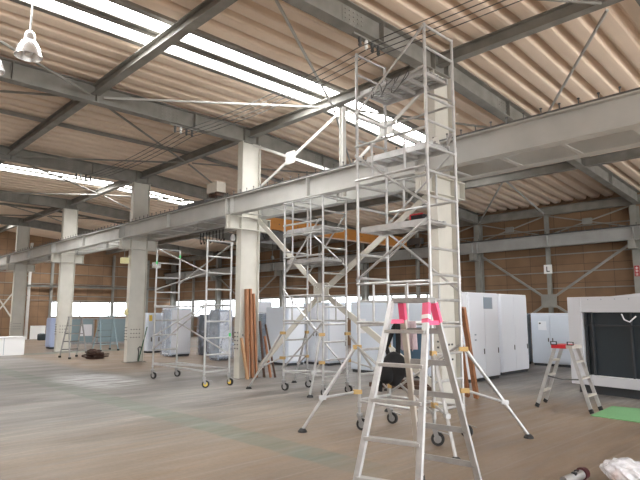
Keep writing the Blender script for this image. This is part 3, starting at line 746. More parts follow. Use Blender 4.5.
tag(obj('tool_box', b, ['black', 'red'], bevel=0.006), 'black tool box with red edges on the lowest scaffold platform', 'box')
# reflector work lamp clamped to the tower top
t2 = thing('work_lamp', 'white bowl work lamp clamped to the tall scaffold tower near the crane girder', 'lamp', (-4.05, 6.12, 3.72))
ax = Matrix.Rotation(math.radians(-100), 4, 'Y') @ Matrix.Rotation(math.radians(35), 4, 'X')
obj('lamp_bowl', B().lathe([(0.13, 0.0), (0.12, 0.05), (0.08, 0.1), (0.03, 0.13), (0.0, 0.13), (0.0, 0.12), (0.075, 0.09), (0.115, 0.04), (0.125, 0.0), (0.13, 0.0)], (-4.02, 6.1, 3.72), 20, ax), 'white_steel', t2, smooth=True)
obj('lamp_arm', B().tube((-3.92, 6.13, 3.72), (-3.83, 6.1, 3.84), 0.025), 'alu_dull', t2)

# --- the middle two-storey tower
MX, MY, MW, MD = -8.34, 7.06, 1.10, 0.62
t = thing('scaffold_tower', 'two-storey aluminium scaffold tower in the middle with two platforms', 'scaffold', (MX, MY, 0))
lv = [0.28, 1.98, 3.68]
for i in range(2):
    z0, z1 = lv[i], lv[i + 1]
    rungs = [z0 + 0.06, z0 + 0.36, z0 + 0.68, z0 + 1.0, z0 + 1.32] if i == 0 else [z0 + 0.0, z0 + 0.24, z0 + 0.72, z0 + 1.12, z0 + 1.42, z1 - 0.02]
    for x in (0, MW): frame_part(t, x, MD, z0, z1, rungs)
for k, (x, y) in enumerate(((0, 0), (MW, 0), (0, MD), (MW, MD))): caster(t, x, y, 0.32, [0.3, 0.2, 0.6, 0.4][k])
base_frame(t, MW, MD, 0.36)
for (p0, p1) in [((0.0, -0.03, 1.95), (MW, -0.03, 1.05)), ((0, -0.03, 0.42), (MW, -0.03, 1.30)), ((MW, MD + 0.03, 0.4), (0, MD + 0.03, 1.3)), ((MW, MD + 0.03, 2.35), (0, MD + 0.03, 3.2)), ((MW * .95, -0.03, 3.25), (0.1, -0.03, 2.30)), ((0, MD + 0.03, 2.3), (MW, MD + 0.03, 3.45))]:
    tube_part('diagonal_brace', t, p0, p1, 0.016, 'alu')
guard(t, 0, MW, 3.04, 3.67, 1); guard(t, 0, MW, 2.57, 3.0, 1); guard(t, 0, MW, 1.34, 1.82, 1); guard(t, MD, MW, 1.34, 1.82, -1)
tube_part('rail_bar', t, (0, -0.03, 3.22), (MW, -0.03, 3.22), 0.018)
deck(t, MW, MD, 3.10, 0.05, MD - 0.05); deck(t, MW, MD, 2.50, 0.05, MD - 0.05)
mx_ = lambda px, py: (px - MX, py - MY)
outrigger(t, (0, 0), mx_(-9.0, 6.72), 1.10, 0.62); outrigger(t, (0, MD), mx_(-9.1, 8.0), 1.10, 0.62); outrigger(t, (MW, 0), mx_(-7.36, 6.85), 1.10, 0.6); outrigger(t, (MW, MD), mx_(-6.95, 8.5), 1.10, 0.6)

# --- the empty frame on the left
LX, LY, LW, LD = -11.88, 6.14, 2.16, 0.60
t = thing('scaffold_tower', 'empty two-storey scaffold frame without platforms on the left, green taped', 'scaffold', (LX, LY, 0))
lv = [0.26, 1.63, 3.0]
for i in range(2):
    z0, z1 = lv[i], lv[i + 1]
    rungs = [z0 + 0.05 + k * 0.335 for k in range(4)] if i == 0 else [z0 + 0.02, z0 + 0.34, z0 + 0.68, z0 + 1.02, z1 - 0.02]
    for x in (0, LW): frame_part(t, x, LD, z0, z1, rungs)
for k, (x, y) in enumerate(((0, 0), (LW, 0), (0, LD), (LW, LD))): caster(t, x, y, 0.3, [0.3, 0.9, 0.5, 0.2][k], k in (1, 3))
base_frame(t, LW, LD, 0.33)
for (p0, p1) in [((0, -0.03, 0.65), (LW, -0.03, 1.62)), ((0, LD + 0.03, 1.25), (LW, LD + 0.03, 0.62)), ((0.1, -0.03, 2.97), (LW, -0.03, 2.33)), ((0, LD + 0.03, 2.2), (LW, LD + 0.03, 2.97)), ((0, -0.03, 0.95), (LW * .5, LD + .03, 1.66))]:
    tube_part('diagonal_brace', t, p0, p1, 0.016, 'alu')
tube_part('rail_bar', t, (0, 0, 2.03), (LW, 0, 2.31), 0.016); tube_part('rail_bar', t, (0, LD, 1.64), (LW, LD, 1.64), 0.016); tube_part('rail_bar', t, (0, 0, 1.62), (LW * .65, 0, 1.62), 0.016)
b = B()
for x, y, z in ((0, 0, 2.62), (0, LD, 2.80), (LW, LD, 1.0)): b.tube((x, y, z), (x, y, z + 0.07), R_T + 0.002)
obj('green_tape', b, 'tape_green', t, True)

# ------------------------------------------------------------------ the big stepladder in front
FL, FR_, RL, RRp = V(-2.96, 3.16, 0), V(-2.455, 3.31, 0), V(-3.05, 4.19, 0), V(-2.495, 4.27, 0)
TL, TR = V(-2.955, 3.70, 1.60), V(-2.64, 3.76, 1.60)
TLr, TRr = V(-2.93, 3.80, 1.60), V(-2.65, 3.86, 1.60)
t = thing('stepladder', 'tall aluminium stepladder in the foreground with pink tape at its top', 'ladder', ((FL + RRp) / 2).to_tuple())
def stile(name, p0, p1, m):
    d = (p1 - p0).normalized(); foot = p0 + d * (0.05 / max(0.3, d.z))
    s = obj(name, B().bar(foot, p1, 0.055, 0.028, V(0, 1, 0)), m, t, bevel=0.004)
    obj('rubber_foot', B().bar(p0 + V(0, 0, 0.015), foot + d * 0.02, 0.062, 0.036, V(0, 1, 0)), 'rubber', s)
    return s
stile('front_rail', FL, TL, 'alu'); stile('front_rail', FR_, TR, 'alu'); stile('rear_rail', RL, TLr, 'alu_tan'); stile('rear_rail', RRp, TRr, 'alu')
for z in (0.25, 0.53, 0.81, 1.08, 1.345):
    a, c = FL.lerp(TL, z / 1.6), FR_.lerp(TR, z / 1.6)
    obj('step', B().bar(a, c, 0.065, 0.028), 'alu', t, bevel=0.003)
for z in (0.25, 0.53, 0.81, 1.08, 1.345):
    a, c = RL.lerp(TLr, z / 1.6), RRp.lerp(TRr, z / 1.6)
    obj('cross_slat', B().bar(a, c, 0.02, 0.045), 'alu_dull', t)
b = B().bar((TL + TLr) / 2 + V(-0.02, 0, 0.0), (TR + TRr) / 2 + V(0.02, 0, 0), 0.14, 0.045)
obj('top_plate', b, 'alu_dull', t, bevel=0.006)
for p0, p1, nm in ((FR_, TR, 0), (RRp, TRr, 1)):
    a = p0.lerp(p1, 0.885); c = p0.lerp(p1, 0.985)
    obj('tape_wrap', B().bar(a, c, 0.062, 0.034, V(0, 1, 0)), 'pink', t)
a, c = FR_.lerp(TR, 0.885), RRp.lerp(TRr, 0.885); obj('tape_wrap', B().bar(a, c, 0.03, 0.035), 'pink', t)
a, c = FL.lerp(TL, 0.89), RL.lerp(TLr, 0.89); obj('tape_wrap', B().bar(a, c, 0.03, 0.035), 'pink', t)
a, c = RL.lerp(TLr, 0.90), RL.lerp(TLr, 0.99); obj('tape_wrap', B().bar(a, c, 0.062, 0.034, V(0, 1, 0)), 'pink', t)
a = FR_.lerp(TR, 0.905); c = FR_.lerp(TR, 0.925); obj('white_tape', B().bar(a, c, 0.065, 0.037, V(0, 1, 0)), 'wtape', t)

# backpack and towel hanging on the tall tower
t = thing('backpack', 'black backpack hanging on the tall scaffold tower behind the stepladder', 'bag', (-4.22, 5.28, 0.95))
def lump(b, c, rx, ry, rz_, seed, amp=0.12):
    n0 = len(b.bm.verts); b.blob(c, rx, ry, rz_, 3); b.bm.verts.ensure_lookup_table(); rnd = random.Random(seed); ph = [rnd.uniform(0, 6) for _ in range(6)]
    cc = V(*c)
    for v in b.bm.verts[n0:]:
        d = v.co - cc; k = 1 + amp * (math.sin(d.x * 22 + ph[0]) * math.sin(d.z * 17 + ph[1]) + 0.6 * math.sin(d.z * 31 + d.y * 25 + ph[2]))
        v.co = cc + d * k
    return b
obj('bag_body', lump(B(), (-4.2, 5.28, 0.83), 0.17, 0.10, 0.19, 3), 'black', t, smooth=True)
obj('front_pocket', lump(B(), (-4.25, 5.2, 0.78), 0.11, 0.07, 0.12, 5), 'black', t, smooth=True)
obj('shoulder_strap', B().path([(-4.27, 5.3, 0.9), (-4.33, 5.3, 1.08), (-4.25, 5.36, 1.33), (-4.22, 5.37, 1.36)], 0.028, 8), 'black', t, smooth=True)
obj('shoulder_strap', B().path([(-4.16, 5.3, 0.9), (-4.17, 5.33, 1.15), (-4.2, 5.36, 1.36)], 0.03, 8), 'black', t, smooth=True)
obj('hanging_strap', B().path([(-4.3, 5.25, 0.75), (-4.36, 5.22, 0.66), (-4.37, 5.22, 0.56)], 0.025, 8), 'black', t, smooth=True)
b = B(); nx, nz = 18, 8
rows = []
for j in range(nz + 1):
    z = 1.395 - 0.33 * j / nz
    rows.append([(-4.22 + 0.27 * i / nx, 5.395 + 0.02 * math.sin(i * 1.1) * (0.2 + j / nz), z - 0.02 * (i % 5 == 0) * (j == nz)) for i in range(nx + 1)])
for off in (0.0,):
    vv = [[b.bm.verts.new(V(*p)) for p in r] for r in rows]
    for r0, r1 in zip(vv, vv[1:]):
        for i in range(nx): b.bm.faces.new([r0[i], r0[i + 1], r1[i + 1], r1[i]])
o = tag(obj('towel', b, 'towel', smooth=True), 'mauve towel draped over the scaffold rail behind the stepladder', 'towel')
sm = o.modifiers.new('thick', 'SOLIDIFY'); sm.thickness = 0.01

# ------------------------------------------------------------------ the small red-topped stepladder
t = thing('stepladder', 'small aluminium stepladder with red top cap beside the green mat', 'ladder', (-3.68, 9.0, 0))
A0, A1, C0, C1 = V(-4.10, 8.77, 0), V(-4.20, 9.30, 0), V(-3.24, 8.73, 0), V(-3.25, 9.13, 0)
At, A1t, Ct, C1t = V(-3.80, 8.87, 0.95), V(-3.80, 9.15, 0.95), V(-3.55, 8.85, 0.95), V(-3.55, 9.12, 0.95)
def stile2(name, p0, p1):
    d = (p1 - p0).normalized(); f = p0 + d * 0.05
    s = obj(name, B().bar(f, p1, 0.05, 0.025, V(0, 1, 0)), 'alu', t); obj('rubber_foot', B().bar(p0 + V(0, 0, 0.012), f + d * 0.02, 0.056, 0.034, V(0, 1, 0)), 'rubber', s)
for nm, p0, p1 in (('front_rail', A0, At), ('front_rail', A1, A1t), ('rear_rail', C0, Ct), ('rear_rail', C1, C1t)): stile2(nm, p0, p1)
for z in (0.25, 0.5, 0.74):
    obj('step', B().bar(A0.lerp(At, z / .95), A1.lerp(A1t, z / .95), 0.06, 0.025), 'alu_tan', t)
    obj('step', B().bar(C0.lerp(Ct, z / .95), C1.lerp(C1t, z / .95), 0.06, 0.025), 'alu_tan', t)
b = B().bar((-3.84, 9.0, 0.965), (-3.6, 8.99, 0.965), 0.34, 0.06); obj('top_cap', b, 'red', t, bevel=0.008)
obj('top_step', B().bar((-3.6, 8.99, 0.965), (-3.5, 8.985, 0.965), 0.34, 0.05), 'alu_tan', t)
b = B()
for x in (-3.80, -3.54):
    b.box(x - 0.05, x + 0.05, 8.82, 8.84, 0.99, 1.0); b.box(x - 0.05, x + 0.05, 8.82, 8.84, 1.035, 1.045); b.box(x - 0.05, x - 0.04, 8.82, 8.84, 1.0, 1.035); b.box(x + 0.04, x + 0.05, 8.82, 8.84, 1.0, 1.035)
obj('latch', b, 'rubber', t)
obj('spreader', B().path([(-3.93, 8.83, 0.5), (-3.7, 8.84, 0.46), (-3.42, 8.81, 0.48)], 0.012, 6), 'darksteel', t)

# ------------------------------------------------------------------ green mat, plastic bag, hand tool
b = B().prism([(-3.21, 8.59, 0.001), (-2.45, 8.53, 0.001), (-2.55, 9.78, 0.001), (-3.27, 9.66, 0.001)], (0, 0, 0.012))
tag(obj('floor_mat', b, 'mat_green'), 'bright green rectangular mat lying on the floor at right', 'mat')
t = thing('plastic_bag', 'crumpled white plastic bag on the floor at the bottom right corner', 'bag', (-1.78, 5.55, 0))
b = B(); b.blob((-1.78, 5.5, 0.10), 0.19, 0.19, 0.10, 3)
bmesh.ops.subdivide_edges(b.bm, edges=b.bm.edges[:], cuts=1, use_grid_fill=True)
for v in b.bm.verts:
    d = v.co - V(-1.78, 5.5, 0.1)
    k = 1 + 0.10 * math.sin(d.x * 31 + 1) * math.cos(d.y * 27) + 0.07 * math.sin(d.x * 55 + d.y * 48 + d.z * 60) + 0.05 * abs(math.sin(d.y * 70 - d.x * 40))
    v.co = V(-1.78, 5.5, 0.1) + d * k; v.co.z = max(0.004, v.co.z)
obj('bag_film', b, 'bag', t)
obj('packet', B().box(-1.86, -1.76, 5.36, 5.46, 0.02, 0.11), 'bagorange', t, bevel=0.01, label='orange packet inside the bag')
t = thing('hand_grinder', 'silver hand tool with a maroon round end at the bottom edge', 'tool', (-2.1, 5.2, 0))
obj('tool_body', B().tube((-2.13, 5.0, 0.045), (-2.09, 5.3, 0.05), 0.035, 0.042, 14), 'alu_dull', t, smooth=True)
obj('tool_head', B().tube((-2.09, 5.29, 0.056), (-2.082, 5.35, 0.056), 0.055, 0.05, 18), 'maroon', t, smooth=True)
obj('switch', B().box(-2.12, -2.08, 5.14, 5.18, 0.07, 0.092), 'rubber', t); obj('switch', B().box(-2.125, -2.09, 5.22, 5.25, 0.075, 0.095), 'rubber', t)

# ------------------------------------------------------------------ timbers
tl = [(-10.3, 7.64, -10.45, 7.69, 2.04, 0.085, 'timber', 'tallest brown timber leaning on the white column, left one'), (-10.28, 7.77, -10.46, 7.80, 2.05, 0.075, 'timber', 'tallest brown timber leaning on the white column, right one'),
      (-10.27, 7.88, -10.46, 7.90, 1.94, 0.06, 'timber', 'slim brown timber beside the tallest two on the white column'), (-10.18, 8.03, -10.37, 8.035, 1.30, 0.05, 'timber_dark', 'dark shorter timber right of the tall ones on the white column'),
      (-10.12, 7.52, -10.36, 7.50, 0.92, 0.06, 'timber_pale', 'short pale timber leaning steeply at the foot of the white column'), (-10.04, 8.11, -10.28, 8.11, 0.95, 0.05, 'timber', 'short brown timber at the right of the leaning bundle'), (-9.98, 8.2, -10.33, 8.17, 1.22, 0.04, 'timber_dark', 'thin dark batten at the far right of the leaning timbers')]
for x0, y0, x1, y1, h, w, m, l in tl:
    tag(obj('timber', B().bar((x0, y0, 0.02), (x1, y1, h), w, w * .8, V(0, 1, 0)), m, bevel=0.004), l, 'timber', 'timbers leaning on the white column')
for x0, y0, x1, y1, h, w, l in [(-5.42, 8.88, -5.12, 8.1, 1.66, 0.085, 'left brown timber leaning behind the tall scaffold tower, by the grey column'), (-5.2, 8.82, -4.97, 8.1, 1.58, 0.08, 'right brown timber leaning behind the tall scaffold tower, by the grey column')]:
    tag(obj('timber', B().bar((x0, y0, 0.02), (x1, y1, h), w, w * .8, V(0, 1, 0)), 'timber', bevel=0.004), l, 'timber', 'timbers leaning behind the tall tower')
for i, (x0, y0, x1, y1, z, l) in enumerate([(-7.55, 8.72, -6.25, 9.0, 0.05, 'dark timber lying flat on the floor behind the tall tower, lower one'), (-7.45, 8.82, -6.2, 9.08, 0.135, 'dark timber lying on top of the other one behind the tall tower')]):
    tag(obj('timber', B().bar((x0, y0, z), (x1, y1, z), 0.14, 0.085), 'timber_dark', bevel=0.004), l, 'timber', 'timbers lying on the floor')

# ------------------------------------------------------------------ cabinets and wrapped machines
def unit(name, label, x0, x1, y0, y1, h, m, doors=2, wrap=False, front=None, side=None, handles=True, group='white cabinets along the hall', extra=None, plinth=0.07, cat='cabinet'):
    """x1 face looks to the right (+X), y0 face looks to the camera"""
    t = thing(name, label, cat, ((x0 + x1) / 2, (y0 + y1) / 2, 0), 0, group)
    obj('body', B().box(x0, x1, y0, y1, plinth, h), m, t, bevel=0.015)
    obj('plinth', B().box(x0 + 0.03, x1 - 0.03, y0 + 0.03, y1 - 0.03, 0, plinth), 'plinth', t)
    for i in range(doors):
        a = x0 + 0.02 + (x1 - x0 - 0.04) * i / doors; c = x0 + 0.02 + (x1 - x0 - 0.04) * (i + 1) / doors
        d = obj('door', B().box(a + 0.006, c - 0.006, y0 - 0.018, y0, plinth + 0.05, h - 0.06), front or m, t, bevel=0.005)
        if handles:
            hx = c - 0.07 if i % 2 == 0 else a + 0.05
            obj('handle', B().box(hx, hx + 0.025, y0 - 0.035, y0 - 0.018, h * .46, h * .53), 'darksteel', d)
    nd = 1 if (y1 - y0) < 0.9 else 2
    for i in range(nd):
        a = y0 + 0.02 + (y1 - y0 - 0.04) * i / nd; c = y0 + 0.02 + (y1 - y0 - 0.04) * (i + 1) / nd
        d = obj('side_panel', B().box(x1, x1 + 0.014, a + 0.006, c - 0.006, plinth + 0.05, h - 0.06), side or m, t, bevel=0.004)
        if handles: obj('latch', B().box(x1 + 0.014, x1 + 0.026, c - 0.08, c - 0.055, h * .3, h * .36), 'darksteel', d)
    if wrap:
        b = B(); n = 9
        vs_ = {}
        e = 0.04
        b.box(x0 - e, x1 - 0.01 if wrap == 'front' else x1 + e, y0 - e, y1 + e if wrap != 'front' else y0 + 0.3, 0.03, h + 0.03)
        bmesh.ops.subdivide_edges(b.bm, edges=b.bm.edges[:], cuts=6, use_grid_fill=True)
        rnd = random.Random(len(label))
        for v in b.bm.verts: v.co += V(rnd.uniform(-.015, .015), rnd.uniform(-.015, .015), rnd.uniform(-.012, .012))
        obj('plastic_wrap', b, 'wrap', t)
    if extra: extra(t, x0, x1, y0, y1, h)
    return t
# right-hand pair behind the tall tower
def ext_k(t, x0, x1, y0, y1, h):
    obj('vent_grille', B().box(x1 + 0.014, x1 + 0.024, y0 + 0.62, y0 + 1.0, h - 0.36, h - 0.1), 'cab_grey', t)
    for zz in (1.0, 0.885): obj('label_plate', B().box(x1 + 0.014, x1 + 0.022, y0 + 0.2, y0 + 0.26, zz, zz + 0.03), 'cab_grey', t)
    obj('notice', B().box(x1 - 0.9, x1 - 0.72, y0 - 0.03, y0 - 0.026, h - 0.12, h - 0.09), 'signink', t)
unit('cabinet', 'tall white wrapped cabinet with a grey vent, just right of the tall tower', -7.3, -6.42, 10.68, 11.98, 1.94, 'cab_white', 2, False, None, None, True, 'tall white wrapped cabinets', ext_k)
unit('cabinet', 'tall white wrapped cabinet standing behind the vented one, at its right', -7.55, -6.62, 12.45, 13.85, 1.95, 'cab_white', 2, False, None, None, True, 'tall white wrapped cabinets')
# bubble-wrapped column between
unit('wrapped_machine', 'pale green wrapped machine squeezed between white cabinets and blue cabinet', -8.1, -7.5, 15.2, 15.9, 1.45, 'teal', 1, True, None, None, False, 'wrapped machines')
def ext_n(t, x0, x1, y0, y1, h):
    b = B(); b.box(x0 + 0.22, x0 + 0.46, y0 - 0.026, y0 - 0.018, 1.0, 1.25); obj('control_box', b, 'cab_white', t, bevel=0.004)
    obj('button', B().box(x0 + 0.25, x0 + 0.30, y0 - 0.032, y0 - 0.026, 1.17, 1.21), 'signink', t)
unit('cabinet', 'pale blue two-door cabinet in front of the crossed wall braces', -7.32, -6.2, 15.55, 16.3, 1.48, 'cab_blue', 2, False, None, 'cab_white', True, 'blue and white cabinets', ext_n)  # white right side has the light from the open end painted in
# row behind the towers
def ext_j2(t, x0, x1, y0, y1, h):
    obj('dark_panel', B().box(x0 + 0.08, x1 - 0.14, y0 - 0.032, y0 - 0.018, 0.36, 1.16), 'navy', t, bevel=0.006)
unit('cabinet', 'wide pale blue cabinet with a pasted sheet, left of the backpack', -9.75, -8.5, 10.5, 11.3, 1.77, 'cab_blue', 1, False, None, None, False, 'blue and white cabinets')
unit('cabinet', 'wide pale blue cabinet with a slate blue panel behind the stepladder', -8.45, -7.36, 10.52, 11.3, 1.76, 'cab_blue', 1, False, None, None, False, 'blue and white cabinets', ext_j2)
unit('cabinet', 'bluish white cabinet behind the right half of the middle tower', -12.3, -11.2, 11.15, 11.9, 1.78, 'cab_blue', 2, False, 'cab_white', 'cab_white', True, 'blue and white cabinets')
unit('cabinet', 'bluish white cabinet behind the left half of the middle tower', -13.0, -12.0, 10.3, 10.95, 1.66, 'cab_blue', 1, False, None, 'cab_white', True, 'blue and white cabinets')  # right side coloured white to stand for light falling on it
unit('wrapped_machine', 'teal fronted machine wrapped in film right of the leaning timbers', -14.1, -13.35, 10.45, 10.9, 1.46, 'cab_grey', 1, True, 'teal', None, False, 'wrapped machines')
unit('cabinet', 'bluish white cabinet partly behind the white column with timbers', -15.0, -14.35, 11.0, 11.6, 1.85, 'cab_white', 1, False, None, None, True, 'blue and white cabinets')
# seen through the empty frame
def ext_glass(t, x0, x1, y0, y1, h):
    obj('dark_window', B().box(x0 + 0.06, x1 - 0.1, y0 - 0.03, y0 - 0.018, 0.25, h - 0.35), 'cab_grey', t)
    obj('mullion', B().box((x0 + x1) / 2 - 0.04, (x0 + x1) / 2, y0 - 0.038, y0 - 0.03, 0.25, h - 0.35), 'cab_blue', t)
unit('wrapped_machine', 'grey machine in loose film whose right side is plain white', -17.75, -17.2, 9.5, 10.28, 1.64, 'cab_blue', 1, 'front', 'cab_grey', 'cab_white', False, 'wrapped machines', ext_glass)  # white on the right side is light put into its colour
unit('wrapped_machine', 'dark machine under a white film hood, seen in the middle of the empty frame', -17.3, -16.75, 10.65, 11.2, 1.42, 'cab_dark', 1, True, 'cab_dark', 'cab_grey', False, 'wrapped machines')
unit('wrapped_machine', 'dark grey film wrapped machine just left of the white column', -15.35, -14.8, 9.85, 10.35, 1.58, 'cab_grey', 1, True, 'cab_grey', 'cab_white', False, 'wrapped machines')  # brightly lit right side, done as a white colour
def ext_a(t, x0, x1, y0, y1, h):
    obj('yellow_sticker', B().box(x1 + 0.014, x1 + 0.02, y0 + 0.02, y0 + 0.14, h - 0.30, h - 0.08), 'yellow', t)
    b = B()
    for yy in (y0 + 0.12, y0 + 0.42): b.box(x1 + 0.014, x1 + 0.024, yy, yy + 0.05, 0.42, 0.58)
    obj('black_latch', b, 'darksteel', t)
unit('cabinet', 'grey blue cabinet with yellow sticker just right of the cream column', -20.1, -19.35, 9.75, 10.45, 1.48, 'cab_blue', 1, False, None, 'cab_blue', False, 'blue and white cabinets', ext_a)
unit('cabinet', 'plain lilac blue cabinet standing left of the ladder column', -24.9, -24.35, 7.95, 8.3, 1.27, 'lilac', 1, False, None, None, False, 'blue and white cabinets')

# glazed panels row under the end-wall window
t = thing('glazed_partition', 'row of teal glazed panels standing under the bright end wall window', 'partition', (-26, 10.6, 0))
b = B()
for y in (9.0, 10.35, 10.55, 11.95): b.box(-26.08, -26.0, y, y + 0.06, 0.05, 1.24)
b.box(-26.08, -26.0, 9.06, 11.95, 1.18, 1.24); b.box(-26.08, -26.0, 9.06, 11.95, 0.05, 0.12)
for y in (9.0, 10.4, 11.95): b.box(-26.25, -25.85, y, y + 0.06, 0, 0.05)
obj('panel_frame', b, 'alu_dull', t)
obj('glazing', B().box(-26.05, -26.03, 9.06, 10.35, 0.12, 1.18), 'teal', t); obj('glazing', B().box(-26.05, -26.03, 10.61, 11.95, 0.12, 1.18), 'teal', t)
obj('white_sheet', B().box(-25.99, -25.98, 9.75, 10.3, 0.42, 0.95), 'paper', t)

# big crate at right
t = thing('machine_crate', 'large white framed machine with a dark meshed front at the right edge', 'machine', (-4.22, 11.0, 0), math.radians(-9))
def L(x0, x1, y0, y1, z0, z1): return B().box(x0, x1, y0, y1, z0, z1)
XF_c = XF[t.name]
# local frame: x along the front, y into depth; left front corner near (-1.0,-0.1)
cw0, cw1, cd0, cd1, ch = -0.16, 3.2, -0.1, 1.5, 1.79
def lb(x0, x1, y0, y1, z0, z1, name, m, par=t, bv=0.0): return obj(name, B().box(x0, x1, y0, y1, z0, z1), m, par, True, bv)
lb(cw0, cw1, cd0 + 0.14, cd1, 0.16, ch, 'body', 'crate_white', t, 0.01)
lb(cw0, cw0 + 0.27, cd0, cd0 + 0.14, 0.16, ch, 'corner_panel', 'crate_white', t, 0.008)
lb(cw0 + 0.27, cw1, cd0, cd0 + 0.14, ch - 0.29, ch, 'head_panel', 'crate_white', t, 0.008)
lb(cw0 + 0.27, cw1, cd0, cd0 + 0.14, 0.16, 0.34, 'sill_panel', 'crate_white', t, 0.008)
lb(cw0 + 0.1, cw1, cd0 + 0.1, cd1 - 0.1, 0, 0.16, 'skid', 'plinth', t)
lb(cw0 + 0.27, cw1, cd0 + 0.12, cd0 + 0.139, 0.34, ch - 0.29, 'mesh_panel', 'cab_dark', t)
b = B()
for x in (cw0 + 0.30, cw0 + 0.42, cw0 + 1.12): b.box(x, x + 0.025, cd0 + 0.06, cd0 + 0.12, 0.34, ch - 0.29)
b.box(cw0 + 0.3, cw1, cd0 + 0.05, cd0 + 0.1, ch - 0.55, ch - 0.52)
obj('mullion', b, 'plinth', t, True)
b = B(); b.path([(cw0 + 1.0, cd0 + 0.05, ch - 0.32), (cw0 + 1.05, cd0 + 0.03, ch - 0.42), (cw0 + 1.14, cd0 + 0.03, ch - 0.46), (cw0 + 1.25, cd0 + 0.04, ch - 0.36)], 0.012, 6)
obj('torn_film', b, 'paper', t, True)
b = B()
for i in range(9): b.tube((cw0 + 0.42 + i * 0.25, cd0 - 0.006, ch - 0.05), (cw0 + 0.42 + i * 0.25, cd0, ch - 0.05), 0.012, n=6)
obj('screw', b, 'cab_grey', t, True)
b = B(); b.prism([(cw0 + 0.5, 0.3, ch), (cw1, 0.3, ch), (cw1, 0.3, ch + 0.08), (cw0 + 1.2, 0.3, ch + 0.06)], (0, 0.9, 0)); obj('top_cover', b, 'crate_white', t, True)
lb(cw0 - 0.02, cw0, 0.1, 0.5, 0.2, 1.3, 'film_flap', 'whitebox', t)

# notices pasted / hung
tag(obj('paper_notice', B().box(-9.52, -9.22, 10.468, 10.476, 0.98, 1.34), 'paper'), 'white paper sheet stuck on the wide pale blue cabinet', 'paper', 'paper notices')
tag(obj('paper_notice', B().box(-7.02, -6.8, 10.40, 10.405, 1.0, 1.32).box(-7.0, -6.95, 10.405, 10.66, 1.25, 1.3), 'paper'), 'white sheet hanging beside the brown timbers right of the stepladder', 'paper', 'paper notices')

# ------------------------------------------------------------------ far left things
t = thing('white_box', 'long low white box at the left edge of the photo', 'box', (-21.7, 5.3, 0))
obj('box_body', B().box(-22.3, -21.6, 3.6, 6.2, 0.0, 0.62), 'whitebox', t, bevel=0.01)
obj('panel_seam', B().box(-21.6, -21.595, 5.53, 5.545, 0.03, 0.6), 'cab_grey', t)
obj('lid_lip', B().box(-22.32, -21.58, 3.58, 6.22, 0.62, 0.64), 'whitebox', t)
tag(obj('dark_board', B().bar((-31.5, 8.75, 0.02), (-33.85, 9.35, 1.5), 0.45, 0.03, V(1, 0, 0)), 'darksteel'), 'dark board leaning against the end wall by the far left column', 'board')
tag(obj('pale_panel', B().box(-33.9, -33.8, 9.95, 10.75, 0.0, 0.75), 'whitebox'), 'low pale panel standing against the end wall left of the lilac cabinet', 'panel')
t = thing('water_tank', 'small dark drum on the floor at the foot of the end wall', 'drum', (-32.3, 10.1, 0))
obj('drum_body', B().lathe([(0.0, 0), (0.2, 0), (0.22, 0.05), (0.22, 0.3), (0.2, 0.34), (0.0, 0.35)], (-32.3, 10.1, 0), 18), 'cab_dark', t, smooth=True); obj('lid', B().lathe([(0.0, 0.38), (0.12, 0.38), (0.13, 0.35), (0.0, 0.345)], (-32.3, 10.1, 0), 14), 'cab_grey', t)

def aladder(label, fx, fy, sx, sy, h, w, d, m):
    """folding ladder; stiles spread in y by w, legs spread in x by d"""
    t = thing('folding_ladder', label, 'ladder', (fx, fy, 0), 0, 'ladders beside the white column')
    for s, nm in ((-1, 'front_rail'), (1, 'rear_rail')):
        for q in (0, w):
            wtop = w * 0.12 if q == 0 else w * 0.88
            r = obj(nm, B().bar((fx + s * d, fy + q, 0.03), (fx, fy + wtop, h), 0.05, 0.03, V(0, 1, 0)), m, t)
            obj('rubber_foot', B().box(fx + s * d - 0.04, fx + s * d + 0.04, fy + q - 0.03, fy + q + 0.03, 0, 0.06), 'rubber', r)
        for k in range(1, 5):
            u = k / 5; x = fx + s * d * (1 - u); a = fy + w * 0.12 * u; c = fy + w * (1 - 0.12 * u)
            obj('step', B().bar((x, a, h * u), (x, c, h * u), 0.05, 0.03), 'darksteel' if s < 0 else m, t)
    obj('top_cap', B().box(fx - 0.06, fx + 0.06, fy + w * .08, fy + w * .92, h, h + 0.03), m, t)
aladder('aluminium folding ladder directly right of the white column by the rope pile', -19.1, 6.72, 0, 0, 1.33, 0.55, 0.45, 'alu_dull')
aladder('green grey folding ladder behind the other one, in front of the teal panels', -21.9, 8.9, 0, 0, 1.3, 0.7, 0.4, 'teal')
b = B(); rnd = random.Random(11)
for k in range(20):
    c = (-18.2 + rnd.uniform(-.15, .15), 7.35 + rnd.uniform(-.18, .18)); r = rnd.uniform(0.12, 0.25) * (1 - 0.02 * k); z = 0.03 + 0.013 * k; tl_ = rnd.uniform(-.1, .1)
    b.path([(c[0] + r * math.cos(a * math.pi / 10), c[1] + r * 1.1 * math.sin(a * math.pi / 10), max(0.022, z + tl_ * 0.3 * math.cos(a * math.pi / 10))) for a in range(21)], 0.022, 6)
tag(obj('rope_pile', b, 'coil', smooth=True), 'pile of dark brown coiled rope on the floor left of the cream column', 'rope')
